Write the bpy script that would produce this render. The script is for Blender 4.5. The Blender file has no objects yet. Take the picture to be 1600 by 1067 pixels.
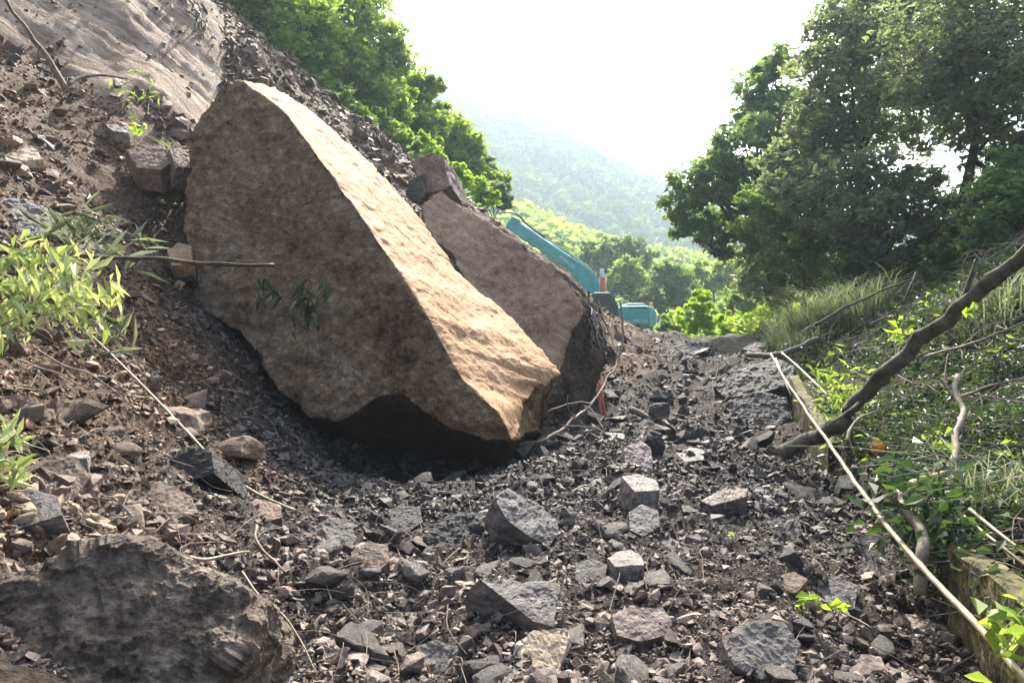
import bpy, bmesh, math, random
import numpy as np
from mathutils import Vector, Matrix
PI = math.pi
random.seed(7)
RNG = np.random.default_rng(7)
S = bpy.context.scene
COL = S.collection

# ------------------------------------------------------------------ camera, world, sun
F = 1600 * 26.0 / 36.0            # focal length in photo pixels
PITCH = math.atan(33.0 / F)       # camera looks a little down
cam = bpy.data.cameras.new('camera'); cam.lens = 26; cam.sensor_width = 36
cam.clip_start = 0.05; cam.clip_end = 3000
camo = bpy.data.objects.new('camera', cam); COL.objects.link(camo)
camo.location = (0, 0, 0); camo.rotation_euler = (PI / 2 - PITCH, 0, 0)
S.camera = camo
SUN_EL, SUN_AZ = math.radians(45), math.radians(5)
w = bpy.data.worlds.new('World'); S.world = w; w.use_nodes = True
nt = w.node_tree; bg = nt.nodes['Background']
sky = nt.nodes.new('ShaderNodeTexSky'); sky.sky_type = 'NISHITA'; sky.sun_disc = False
sky.sun_elevation = SUN_EL; sky.sun_rotation = SUN_AZ
sky.air_density = 0.6; sky.dust_density = 5.0; sky.ozone_density = 1.0
nt.links.new(sky.outputs[0], bg.inputs[0]); bg.inputs[1].default_value = 0.15
sl = bpy.data.lights.new('sun', 'SUN'); sl.energy = 4.0; sl.angle = math.radians(0.53); sl.color = (1.0, 0.93, 0.82)
so = bpy.data.objects.new('sun', sl); COL.objects.link(so)
SDIR = Vector((math.sin(SUN_AZ) * math.cos(SUN_EL), math.cos(SUN_AZ) * math.cos(SUN_EL), math.sin(SUN_EL)))
so.rotation_euler = SDIR.to_track_quat('Z', 'Y').to_euler()
S.view_settings.view_transform = 'Standard'; S.view_settings.look = 'None'
S.view_settings.exposure = 1.75; S.view_settings.gamma = 1.0
S.cycles.max_bounces = 6; S.cycles.diffuse_bounces = 3; S.cycles.transmission_bounces = 4
S.cycles.volume_bounces = 1; S.cycles.caustics_reflective = False; S.cycles.caustics_refractive = False

def P(px, py, Y):
    """photo pixel + distance along the view -> point"""
    cx, cz = (px - 800.0) / F, (533.5 - py) / F
    d = Vector((cx, math.cos(PITCH) + cz * math.sin(PITCH), cz * math.cos(PITCH) - math.sin(PITCH)))
    return d * (Y / d.y)
def ray(px, py):
    return P(px, py, 1.0)

# ------------------------------------------------------------------ numpy noise
_perm = np.random.default_rng(3).permutation(256); _perm = np.concatenate([_perm, _perm, _perm])
_gr = np.random.default_rng(4).normal(size=(256, 3)); _gr /= np.linalg.norm(_gr, axis=1)[:, None]
def perlin(p):
    p = np.asarray(p, dtype=np.float64)
    i = np.floor(p).astype(np.int64); f = p - i; i = i & 255
    u = f * f * f * (f * (f * 6 - 15) + 10)
    r = 0
    for dx in (0, 1):
        for dy in (0, 1):
            for dz in (0, 1):
                h = _perm[_perm[_perm[(i[:, 0] + dx) & 255] + ((i[:, 1] + dy) & 255)] + ((i[:, 2] + dz) & 255)]
                g = _gr[h & 255]
                d = g[:, 0] * (f[:, 0] - dx) + g[:, 1] * (f[:, 1] - dy) + g[:, 2] * (f[:, 2] - dz)
                wx = u[:, 0] if dx else 1 - u[:, 0]; wy = u[:, 1] if dy else 1 - u[:, 1]; wz = u[:, 2] if dz else 1 - u[:, 2]
                r = r + d * wx * wy * wz
    return r * 1.5
def fbm(p, octv=4, gain=.5, lac=2.03):
    a, s, t = 1.0, 0, 0
    p = np.array(p, dtype=np.float64)
    for k in range(octv):
        t = t + a * perlin(p + 17.3 * k); s += a; a *= gain; p = p * lac
    return t / s
def ridged(p, octv=4, gain=.5):
    a, s, t = 1.0, 0, 0
    p = np.array(p, dtype=np.float64)
    for k in range(octv):
        t = t + a * (1 - 2 * np.abs(perlin(p + 9.1 * k))); s += a; a *= gain; p = p * 2.1
    return t / s

# ------------------------------------------------------------------ terrain height
def L2(px, py, Y):
    v = P(px, py, Y); return (v.x, v.y, v.z)
ctrl = [L2(*a) for a in [
    (800, 1067, 3.6), (1200, 1067, 3.6), (1480, 1067, 3.7), (500, 1067, 3.5), (300, 1067, 3.4),
    (800, 900, 4.8), (1100, 900, 4.8), (1400, 930, 4.6), (560, 900, 5.0),
    (800, 800, 6.3), (1100, 800, 6.3), (1350, 800, 6.2), (600, 770, 7.2), (740, 750, 7.9), (850, 715, 9.0),
    (1000, 700, 9.2), (1120, 700, 9.2), (1225, 700, 9.0), (1000, 620, 13), (1150, 630, 12.0),
    (1000, 560, 18), (1100, 560, 18), (985, 527, 24), (1080, 530, 23), (1180, 545, 19),
    (0, 1000, 2.7), (100, 830, 3.5), (0, 700, 4.2), (200, 700, 5.4), (330, 720, 6.4), (450, 810, 5.7), (300, 850, 4.4), (430, 880, 4.4),
    (0, 560, 5.5), (0, 400, 7.4), (0, 250, 9.6), (0, 110, 12), (200, 560, 7.0), (200, 400, 9.2), (200, 250, 11.6), (230, 150, 13.2),
    (330, 560, 8.5), (290, 460, 10.0), (450, 700, 8.0), (400, 640, 8.6),
    (480, 178, 17), (600, 240, 18.5), (700, 300, 20), (772, 346, 20.5), (845, 418, 19.5), (893, 475, 18.5), (950, 532, 16.5), (930, 640, 12.5),
    (700, 420, 15), (600, 500, 12.5), (840, 560, 14),
    (340, 160, 15), (200, 0, 15.5), (0, 0, 14), (320, 30, 17),
    (1400, 700, 8.0), (1600, 870, 5.0), (1600, 700, 6.5), (1600, 550, 8.5), (1600, 400, 11), (1500, 450, 12), (1400, 500, 13), (1300, 515, 14.5),
    (1290, 610, 11), (1235, 545, 16), (1200, 530, 21), (1500, 600, 8.6), (1520, 850, 5.2),
]]
ctrl += [(-1.77, 8.6, -2.0), (-.8, 9.3, -2.1), (-.3, 8.7, -1.95), (-2.6, 9.2, -1.4), (-12, 14, 10.5), (-12, 8, 7.0), (-8, 3.5, 3.0), (-5.5, 1.5, 1.0), (-14, 3, 6), (-15, 22, 13), (-10, 24, 9.5), (-4, 26, 5.0), (-1, 27, 1.9), (1.5, 27, -.5), (5, 28, -1.2),
         (0, 1.0, -1.85), (3, 1.0, -1.85), (6, 2, -1.0), (10, 5, .6), (11, 10, 2.2), (11, 15, 2.2), (10, 20, .8), (9, 27, -.3), (14, 20, 3.0), (14, 10, 4.0), (14, 28, 2.0), (-2.5, 1.0, -1.3), (0, -4, -1.9), (6, -4, -1.2), (-8, -4, 2.5)]
ctrl = np.array(ctrl)
def _tps(a, b):
    d2 = ((a[:, None, :] - b[None, :, :]) ** 2).sum(-1)
    return .5 * d2 * np.log(d2 + 1e-9)
_n = len(ctrl); _K = _tps(ctrl[:, :2], ctrl[:, :2]) + np.eye(_n) * .35
_Pm = np.c_[np.ones(_n), ctrl[:, :2]]
_A = np.zeros((_n + 3, _n + 3)); _A[:_n, :_n] = _K; _A[:_n, _n:] = _Pm; _A[_n:, :_n] = _Pm.T
_wt = np.linalg.solve(_A, np.r_[ctrl[:, 2], 0, 0, 0])
def smooth(x, a, b):
    t = np.clip((x - a) / (b - a), 0, 1); return t * t * (3 - 2 * t)
def analytic(x, y):
    u = x - .173 * y
    l = np.clip(-u - 3.2, 0, 150) * .78
    r = np.clip(u - 5, 0, 60) * .33
    z = -1.4 + l + r
    return z
WALL = [(2.5, 2.5), (2.62, 3.8), (2.84, 4.8), (3.2, 6.3), (3.65, 8.6), (4.3, 11.2), (5.1, 14.5)]   # foot line of the low roadside wall
_wy = np.array([p[1] for p in WALL]); _wx = np.array([p[0] for p in WALL])
def wall_x(y): return np.interp(y, _wy, _wx)
def Gbase(x, y):
    x = np.atleast_1d(np.asarray(x, float)); y = np.atleast_1d(np.asarray(y, float))
    q = np.stack([x, y], 1); out = np.empty(len(q))
    for s in range(0, len(q), 60000):
        qq = q[s:s + 60000]
        out[s:s + 60000] = _tps(qq, ctrl[:, :2]) @ _wt[:_n] + _wt[_n] + qq @ _wt[_n + 1:]
    far = np.maximum(smooth(y, 24, 34), np.maximum(smooth(np.abs(x), 12, 17), smooth(-y, -1, 4)))
    z = out * (1 - far) + analytic(x, y) * far
    # the bank starts behind the roadside wall with a step
    m = smooth(y, 3.0, 3.6) * (1 - smooth(y, 11.5, 13)) 
    wx = wall_x(y)
    z = z - .36 * m * smooth(x, wx - 1.3, wx - .1) * (1 - smooth(x, wx + .02, wx + .12))
    return z
def bed_mask(x, y, z=None):
    """bare bedrock sheet high on the left"""
    u = x + .0 * y
    e = fbm(np.stack([x * .5, y * .5, x * 0], 1), 3) * 1.6
    a = smooth(y + .35 * x + e, 10.1, 10.6)          # upslope/back edge
    b = smooth(-x - .385 * y + e * .15, -.1, .25) * smooth(-x, 4.5, 5.2)
    c = 1 - smooth(y + e, 17.5, 18.5)
    return a * b * c
def G(x, y, detail=True):
    x = np.atleast_1d(np.asarray(x, float)); y = np.atleast_1d(np.asarray(y, float))
    z = Gbase(x, y)
    p = np.stack([x, y, np.zeros_like(x)], 1)
    near = (1 - smooth(y, 26, 40)) * (1 - smooth(np.abs(x), 14, 20))
    bed = bed_mask(x, y)
    z = z + near * (1 - bed) * (.24 * fbm(p * .9, 3) + .085 * ridged(p * 2.0, 3))
    z = z + bed * near * (.16 * ridged(np.stack([x * .3, y * 1.9, x * 0], 1), 3) + .35 * fbm(np.stack([x * .5, y * .6, x * 0], 1), 2) + .09 * ridged(np.stack([x * 1.4, y * 5.5, x * 0 + 3], 1), 3) + .05 * fbm(np.stack([x * 7, y * 9, x * 0], 1), 3))
    if detail:
        z = z + near * (1 - bed) * (.045 * ridged(p * 5.5, 3) + .02 * fbm(p * 18, 2))
    return z
def g(x, y): return float(G([x], [y])[0])
def ground_hit(px, py, y0=2.0, y1=40.0):
    """where the line of sight through a pixel meets the ground"""
    d = ray(px, py); ys = np.linspace(y0, y1, 500)
    below = d.z * ys < G(d.x * ys, ys, False)
    k = int(np.argmax(below)) if below.any() else len(ys) - 1
    return d * ys[k]

# ------------------------------------------------------------------ materials
def newmat(name):
    m = bpy.data.materials.new(name); m.use_nodes = True
    n = m.node_tree; n.nodes.clear(); return m, n
def N(n, t, **kw):
    x = n.nodes.new(t)
    for k, v in kw.items():
        if k in x.inputs: x.inputs[k].default_value = v
        else: setattr(x, k, v)
    return x
def ramp(n, stops):
    r = n.nodes.new('ShaderNodeValToRGB'); e = r.color_ramp.elements
    while len(e) > 1: e.remove(e[-1])
    e[0].position = stops[0][0]; e[0].color = (*stops[0][1], 1)
    for p, c in stops[1:]:
        q = e.new(p); q.color = (*c, 1)
    return r
def rock_mat(name, cols, scale=3.0, rough=.75, bump=.5, bscale=14.0, tint=False, strata=None, rnd=.35, dist=.02, face=None, spec=.4):
    m, n = newmat(name); ln = n.links.new
    out = N(n, 'ShaderNodeOutputMaterial'); b = N(n, 'ShaderNodeBsdfPrincipled'); b.inputs['Specular IOR Level'].default_value = spec
    ln(b.outputs[0], out.inputs[0])
    tc = N(n, 'ShaderNodeTexCoord'); mp = N(n, 'ShaderNodeMapping'); ln(tc.outputs['Object'], mp.inputs[0])
    if strata: mp.inputs['Rotation'].default_value = strata[0]; mp.inputs['Scale'].default_value = strata[1]
    n1 = N(n, 'ShaderNodeTexNoise', Scale=scale, Detail=8.0, Roughness=.65); ln(mp.outputs[0], n1.inputs[0])
    r = ramp(n, [(.30 + .4 * i / (len(cols) - 1), c) for i, c in enumerate(cols)]); ln(n1.outputs[0], r.inputs[0])
    col = r.outputs[0]
    n2 = N(n, 'ShaderNodeTexNoise', Scale=bscale, Detail=9.0, Roughness=.7); ln(mp.outputs[0], n2.inputs[0])
    # speckle
    mr = N(n, 'ShaderNodeMapRange'); mr.inputs[1].default_value = .35; mr.inputs[2].default_value = .68; mr.inputs[3].default_value = .55; mr.inputs[4].default_value = 1.35
    ln(n2.outputs[0], mr.inputs[0])
    mx = N(n, 'ShaderNodeVectorMath', operation='SCALE'); ln(col, mx.inputs[0]); ln(mr.outputs[0], mx.inputs['Scale']); col = mx.outputs[0]
    if rnd:
        oi = N(n, 'ShaderNodeObjectInfo'); m2 = N(n, 'ShaderNodeMapRange'); m2.inputs[3].default_value = 1 - rnd; m2.inputs[4].default_value = 1 + rnd
        ln(oi.outputs['Random'], m2.inputs[0]); mx = N(n, 'ShaderNodeVectorMath', operation='SCALE'); ln(col, mx.inputs[0]); ln(m2.outputs[0], mx.inputs['Scale']); col = mx.outputs[0]
    if tint:
        at = N(n, 'ShaderNodeAttribute', attribute_name='tint'); mx = N(n, 'ShaderNodeVectorMath', operation='MULTIPLY')
        ln(col, mx.inputs[0]); ln(at.outputs['Color'], mx.inputs[1]); col = mx.outputs[0]
    ln(col, b.inputs['Base Color'])
    rr = N(n, 'ShaderNodeMapRange'); rr.inputs[3].default_value = rough - .18; rr.inputs[4].default_value = rough + .15; ln(n2.outputs[0], rr.inputs[0]); ln(rr.outputs[0], b.inputs['Roughness'])
    n3 = N(n, 'ShaderNodeTexNoise', Scale=bscale * 3.1, Detail=6.0, Roughness=.7); ln(mp.outputs[0], n3.inputs[0])
    vo = N(n, 'ShaderNodeTexVoronoi', Scale=bscale * .8, feature='DISTANCE_TO_EDGE'); ln(mp.outputs[0], vo.inputs[0])
    ad = N(n, 'ShaderNodeMath', operation='ADD'); ln(n2.outputs[0], ad.inputs[0])
    m3 = N(n, 'ShaderNodeMath', operation='MULTIPLY'); m3.inputs[1].default_value = .35; ln(n3.outputs[0], m3.inputs[0]); ln(m3.outputs[0], ad.inputs[1])
    bp = N(n, 'ShaderNodeBump', Strength=bump, Distance=dist * 2.5); ln(ad.outputs[0], bp.inputs['Height']); ln(bp.outputs[0], b.inputs['Normal'])
    return m
def leaf_mat(name, c1, c2, trans=.45, rough=.5, spec=.35, tcol=None):
    m, n = newmat(name); ln = n.links.new
    out = N(n, 'ShaderNodeOutputMaterial'); b = N(n, 'ShaderNodeBsdfPrincipled', Roughness=rough); b.inputs['Specular IOR Level'].default_value = spec
    at = N(n, 'ShaderNodeAttribute', attribute_name='tint'); mx = N(n, 'ShaderNodeMix', data_type='RGBA')
    mx.inputs[6].default_value = (*c1, 1); mx.inputs[7].default_value = (*c2, 1); ln(at.outputs['Fac'], mx.inputs[0])
    ln(mx.outputs[2], b.inputs['Base Color'])
    t = N(n, 'ShaderNodeBsdfTranslucent'); hs = N(n, 'ShaderNodeVectorMath', operation='MULTIPLY')
    hs.inputs[1].default_value = tcol or (1.35, 1.45, .75); ln(mx.outputs[2], hs.inputs[0]); ln(hs.outputs[0], t.inputs[0])
    ms = N(n, 'ShaderNodeMixShader'); ms.inputs[0].default_value = trans; ln(b.outputs[0], ms.inputs[1]); ln(t.outputs[0], ms.inputs[2]); ln(ms.outputs[0], out.inputs[0])
    return m
def wood_mat(name, c1, c2, rough=.7, scale=12.0, bump=.4, spec=.3):
    m, n = newmat(name); ln = n.links.new
    out = N(n, 'ShaderNodeOutputMaterial'); b = N(n, 'ShaderNodeBsdfPrincipled', Roughness=rough); b.inputs['Specular IOR Level'].default_value = spec
    ln(b.outputs[0], out.inputs[0]); tc = N(n, 'ShaderNodeTexCoord')
    n1 = N(n, 'ShaderNodeTexNoise', Scale=scale, Detail=7.0, Roughness=.65); ln(tc.outputs['Object'], n1.inputs[0])
    r = ramp(n, [(.35, c1), (.65, c2)]); ln(n1.outputs[0], r.inputs[0]); ln(r.outputs[0], b.inputs['Base Color'])
    n2 = N(n, 'ShaderNodeTexNoise', Scale=scale * 4, Detail=4.0); ln(tc.outputs['Object'], n2.inputs[0])
    bp = N(n, 'ShaderNodeBump', Strength=bump, Distance=.01); ln(n2.outputs[0], bp.inputs['Height']); ln(bp.outputs[0], b.inputs['Normal'])
    return m
def plain(name, c, rough=.5, metal=0., emit=None):
    m, n = newmat(name); out = N(n, 'ShaderNodeOutputMaterial'); b = N(n, 'ShaderNodeBsdfPrincipled', Roughness=rough, Metallic=metal)
    b.inputs['Base Color'].default_value = (*c, 1); n.links.new(b.outputs[0], out.inputs[0])
    tc = N(n, 'ShaderNodeTexCoord'); n1 = N(n, 'ShaderNodeTexNoise', Scale=2.5, Detail=6.0); n.links.new(tc.outputs['Object'], n1.inputs[0])
    r = ramp(n, [(.35, tuple(v * .75 for v in c)), (.6, c)]); n.links.new(n1.outputs[0], r.inputs[0]); n.links.new(r.outputs[0], b.inputs['Base Color'])
    return m

M = {}
M['debris'] = rock_mat('debris_soil', [(.035, .030, .028), (.075, .060, .050), (.12, .09, .07)], 1.6, .8, .8, 16, tint=True, rnd=0, dist=.02)
M['rubble'] = rock_mat('rubble_stone', [(.060, .053, .048), (.115, .102, .092), (.20, .175, .15)], 4, .62, .5, 25, tint=True, rnd=0, dist=.006, spec=.3)
M['grey_rock'] = rock_mat('grey_shale', [(.05, .044, .039), (.12, .107, .095), (.27, .24, .21)], 6, .65, .9, 18, strata=((.3, .2, .6), (1, 1, 2.5)), dist=.01, spec=.5)
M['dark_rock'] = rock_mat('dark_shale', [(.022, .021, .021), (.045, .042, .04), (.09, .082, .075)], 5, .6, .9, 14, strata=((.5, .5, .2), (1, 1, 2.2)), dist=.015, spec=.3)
M['corner_rock'] = rock_mat('corner_shale', [(.05, .034, .022), (.18, .135, .095), (.33, .26, .185), (.54, .44, .33)], 7, .7, 1.0, 22, dist=.025, spec=.4, rnd=0)
M['brown_rock'] = rock_mat('brown_sandstone', [(.12, .08, .055), (.22, .155, .11), (.34, .25, .18)], 4, .75, .6, 18, dist=.012)
M['pale_rock'] = rock_mat('pale_rock', [(.13, .11, .095), (.28, .245, .21), (.46, .42, .37)], 5, .7, .6, 20, dist=.01)
M['pink_rock'] = rock_mat('pinkish_rock', [(.08, .058, .048), (.20, .155, .13), (.40, .33, .285)], 6, .65, .6, 22, dist=.01)
M['tan_stone'] = rock_mat('tan_stone', [(.26, .19, .12), (.42, .32, .21), (.55, .44, .31)], 6, .75, .5, 20, dist=.01)
M['orange_rock'] = rock_mat('orange_rock', [(.30, .17, .09), (.46, .28, .15), (.55, .38, .24)], 6, .75, .5, 20, dist=.01)

# ------------------------------------------------------------------ mesh building
def tag(o, label=None, cat=None, group=None, kind=None):
    if label: o['label'] = label
    if cat: o['category'] = cat
    if group: o['group'] = group
    if kind: o['kind'] = kind
    return o
def empty(name, loc=(0, 0, 0), label=None, cat=None, group=None):
    o = bpy.data.objects.new(name, None); COL.objects.link(o); o.location = loc; o.empty_display_size = .2
    bpy.context.view_layer.update()
    return tag(o, label, cat, group)
def link(name, me, mat, parent=None, loc=None):
    o = bpy.data.objects.new(name, me); COL.objects.link(o)
    if mat:
        for m in (mat if isinstance(mat, (list, tuple)) else [mat]): me.materials.append(m)
    if loc is not None: o.location = loc
    if parent is not None:
        o.parent = parent
        o.matrix_parent_inverse = Matrix.Translation(-Vector(parent.location))
    return o
class MB:
    """collects vertices and faces (numpy) for one mesh"""
    def __init__(s): s.v = []; s.f = {3: [], 4: []}; s.t = []; s.n = 0
    def add(s, v, f, tint=None):
        v = np.asarray(v, float); f = np.asarray(f, int)
        s.v.append(v); s.f[f.shape[1]].append(f + s.n)
        if tint is not None:
            tint = np.asarray(tint, float)
            if tint.ndim == 0: tint = np.full((len(v), 3), float(tint))
            elif tint.ndim == 1: tint = np.tile(tint, (len(v), 1)) if len(tint) == 3 and len(v) != 3 else np.repeat(tint[:, None], 3, 1)
            s.t.append(tint)
        else: s.t.append(np.ones((len(v), 3)))
        s.n += len(v)
    def add2(s, v, fl, tint=None):
        """fl: list of face arrays of mixed size"""
        n0 = s.n; first = True
        for f in fl:
            if first: s.add(v, f, tint); first = False
            else: s.f[np.asarray(f).shape[1]].append(np.asarray(f, int) + n0)
    def mesh(s, name, smooth_sh=False):
        me = bpy.data.meshes.new(name)
        V = np.concatenate(s.v); T = np.concatenate(s.t)
        f3 = np.concatenate(s.f[3]) if s.f[3] else np.zeros((0, 3), int); f4 = np.concatenate(s.f[4]) if s.f[4] else np.zeros((0, 4), int)
        me.vertices.add(len(V)); me.vertices.foreach_set('co', V.ravel())
        li = np.concatenate([f3.ravel(), f4.ravel()]); me.loops.add(len(li)); me.loops.foreach_set('vertex_index', li)
        tot = np.concatenate([np.full(len(f3), 3), np.full(len(f4), 4)]); st = np.concatenate([[0], np.cumsum(tot)[:-1]])
        me.polygons.add(len(tot)); me.polygons.foreach_set('loop_start', st); me.polygons.foreach_set('loop_total', tot)
        me.polygons.foreach_set('use_smooth', np.full(len(tot), smooth_sh))
        a = me.color_attributes.new('tint', 'FLOAT_COLOR', 'POINT')
        a.data.foreach_set('color', np.c_[T, np.ones(len(T))].ravel().astype(np.float32))
        me.update(calc_edges=True); me.validate(); return me
    def build(s, name, mat, parent=None, smooth_sh=False):
        """place the object at the base centre of its geometry"""
        V = np.concatenate(s.v); c = (V.min(0) + V.max(0)) / 2; c[2] = V[:, 2].min()
        s.v = [V - c]
        return link(name, s.mesh(name, smooth_sh), mat, parent, Vector(c))

def catmull(pts, k=6):
    pts = [Vector(p) for p in pts]
    if len(pts) < 3: 
        return [pts[0].lerp(pts[1], i / (k * 1.0)) for i in range(k + 1)]
    q = [pts[0] * 2 - pts[1]] + pts + [pts[-1] * 2 - pts[-2]]; out = []
    for i in range(1, len(q) - 2):
        for j in range(k):
            t = j / k; a, b, c, d = q[i - 1], q[i], q[i + 1], q[i + 2]
            out.append(.5 * ((2 * b) + (c - a) * t + (2 * a - 5 * b + 4 * c - d) * t * t + (3 * b - a - 3 * c + d) * t ** 3))
    out.append(pts[-1]); return out
def tube(mb, pts, r0, r1, sides=7, k=6, wob=0., tint=None, nodes=0):
    c = np.array([tuple(p) for p in catmull(pts, k)]); n = len(c)
    if wob: c = c + wob * np.stack([fbm(c * 3 + 5 + 9 * j, 2) for j in range(3)], 1)
    t = np.gradient(c, axis=0); t /= np.linalg.norm(t, axis=1)[:, None] + 1e-9
    up = np.tile([0, 0, 1.0], (n, 1)); bad = np.abs(t[:, 2]) > .9; up[bad] = [1, 0, 0]
    a = np.cross(t, up); a /= np.linalg.norm(a, axis=1)[:, None] + 1e-9; b = np.cross(t, a)
    s = np.linspace(0, 1, n); r = r0 + (r1 - r0) * s
    if nodes: r = r * (1 + .22 * (np.abs((s * nodes) % 1 - .5) > .46))
    th = np.linspace(0, 2 * PI, sides, endpoint=False)
    rr = r[:, None] * (1 + .08 * np.sin(3 * th[None, :] + 5 * s[:, None]))
    V = c[:, None, :] + rr[..., None] * (np.cos(th)[None, :, None] * a[:, None, :] + np.sin(th)[None, :, None] * b[:, None, :])
    V = V.reshape(-1, 3); i = np.arange(n - 1)[:, None] * sides; j = np.arange(sides)[None, :]
    f = np.stack([i + j, i + (j + 1) % sides, i + sides + (j + 1) % sides, i + sides + j], -1).reshape(-1, 4)
    V = np.concatenate([V, c[:1], c[-1:]]); e0 = len(V) - 2; e1 = e0 + 1
    cap = [[e0, (q + 1) % sides, q] for q in range(sides)] + [[e1, (n - 1) * sides + q, (n - 1) * sides + (q + 1) % sides] for q in range(sides)]
    mb.add2(V, [f, np.array(cap)], tint)

def zipc(A, B):
    """triangles between two chains of points given as index lists with the points"""
    (ia, pa), (ib, pb) = A, B
    def cum(p):
        d = [0]
        for i in range(1, len(p)): d.append(d[-1] + (p[i] - p[i - 1]).length)
        return [x / max(d[-1], 1e-9) for x in d]
    ca, cb = cum(pa), cum(pb); i = j = 0; out = []
    while i < len(ia) - 1 or j < len(ib) - 1:
        if j == len(ib) - 1 or (i < len(ia) - 1 and ca[i + 1] <= cb[j + 1]):
            t = (ia[i], ia[i + 1], ib[j]); i += 1
        else:
            t = (ia[i], ib[j + 1], ib[j]); j += 1
        if len(set(t)) == 3: out.append(t)
    return out
def refine(bm, L, maxit=9, cap=120000):
    for _ in range(maxit):
        e = [x for x in bm.edges if x.calc_length() > L]
        if not e or len(bm.verts) > cap: break
        bmesh.ops.subdivide_edges(bm, edges=e, cuts=1)
        bmesh.ops.triangulate(bm, faces=[f for f in bm.faces if len(f.verts) > 3])
def rough_rock(bm, L, smooth_it, disp, tintfn=None, shade=False, seed=0, strat=None):
    """subdivide, soften the edges and roughen with noise; returns a mesh"""
    bmesh.ops.recalc_face_normals(bm, faces=bm.faces)
    refine(bm, L)
    for _ in range(smooth_it): bmesh.ops.smooth_vert(bm, verts=bm.verts, factor=.5, use_axis_x=True, use_axis_y=True, use_axis_z=True)
    ml = bm.faces.layers.int.get('mask')
    if ml:
        inner = [v for v in bm.verts if v.link_faces and all(f[ml] == 1 for f in v.link_faces)]
        for _ in range(25): bmesh.ops.smooth_vert(bm, verts=inner, factor=.5, use_axis_x=True, use_axis_y=True, use_axis_z=True)
    bm.normal_update()
    V = np.array([tuple(v.co) for v in bm.verts]); Nn = np.array([tuple(v.normal) for v in bm.verts])
    d = np.zeros(len(V))
    for kind, sc, amp in disp:
        q = V * np.asarray(sc) + seed * 13.7
        d = d + amp * (fbm(q, 3) if kind == 'f' else ridged(q, 3) if kind == 'r' else np.floor(3 * fbm(q, 2)) / 3)
    ml = bm.faces.layers.int.get('mask')
    if ml:
        mk = np.array([np.mean([f[ml] for f in v.link_faces]) if v.link_faces else 0 for v in bm.verts]); d = d * (1 - .55 * np.clip(mk, 0, 1))
    V2 = V + Nn * d[:, None]
    for v, c in zip(bm.verts, V2): v.co = c
    return V2, Nn

def scatter_copies(): pass

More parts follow.
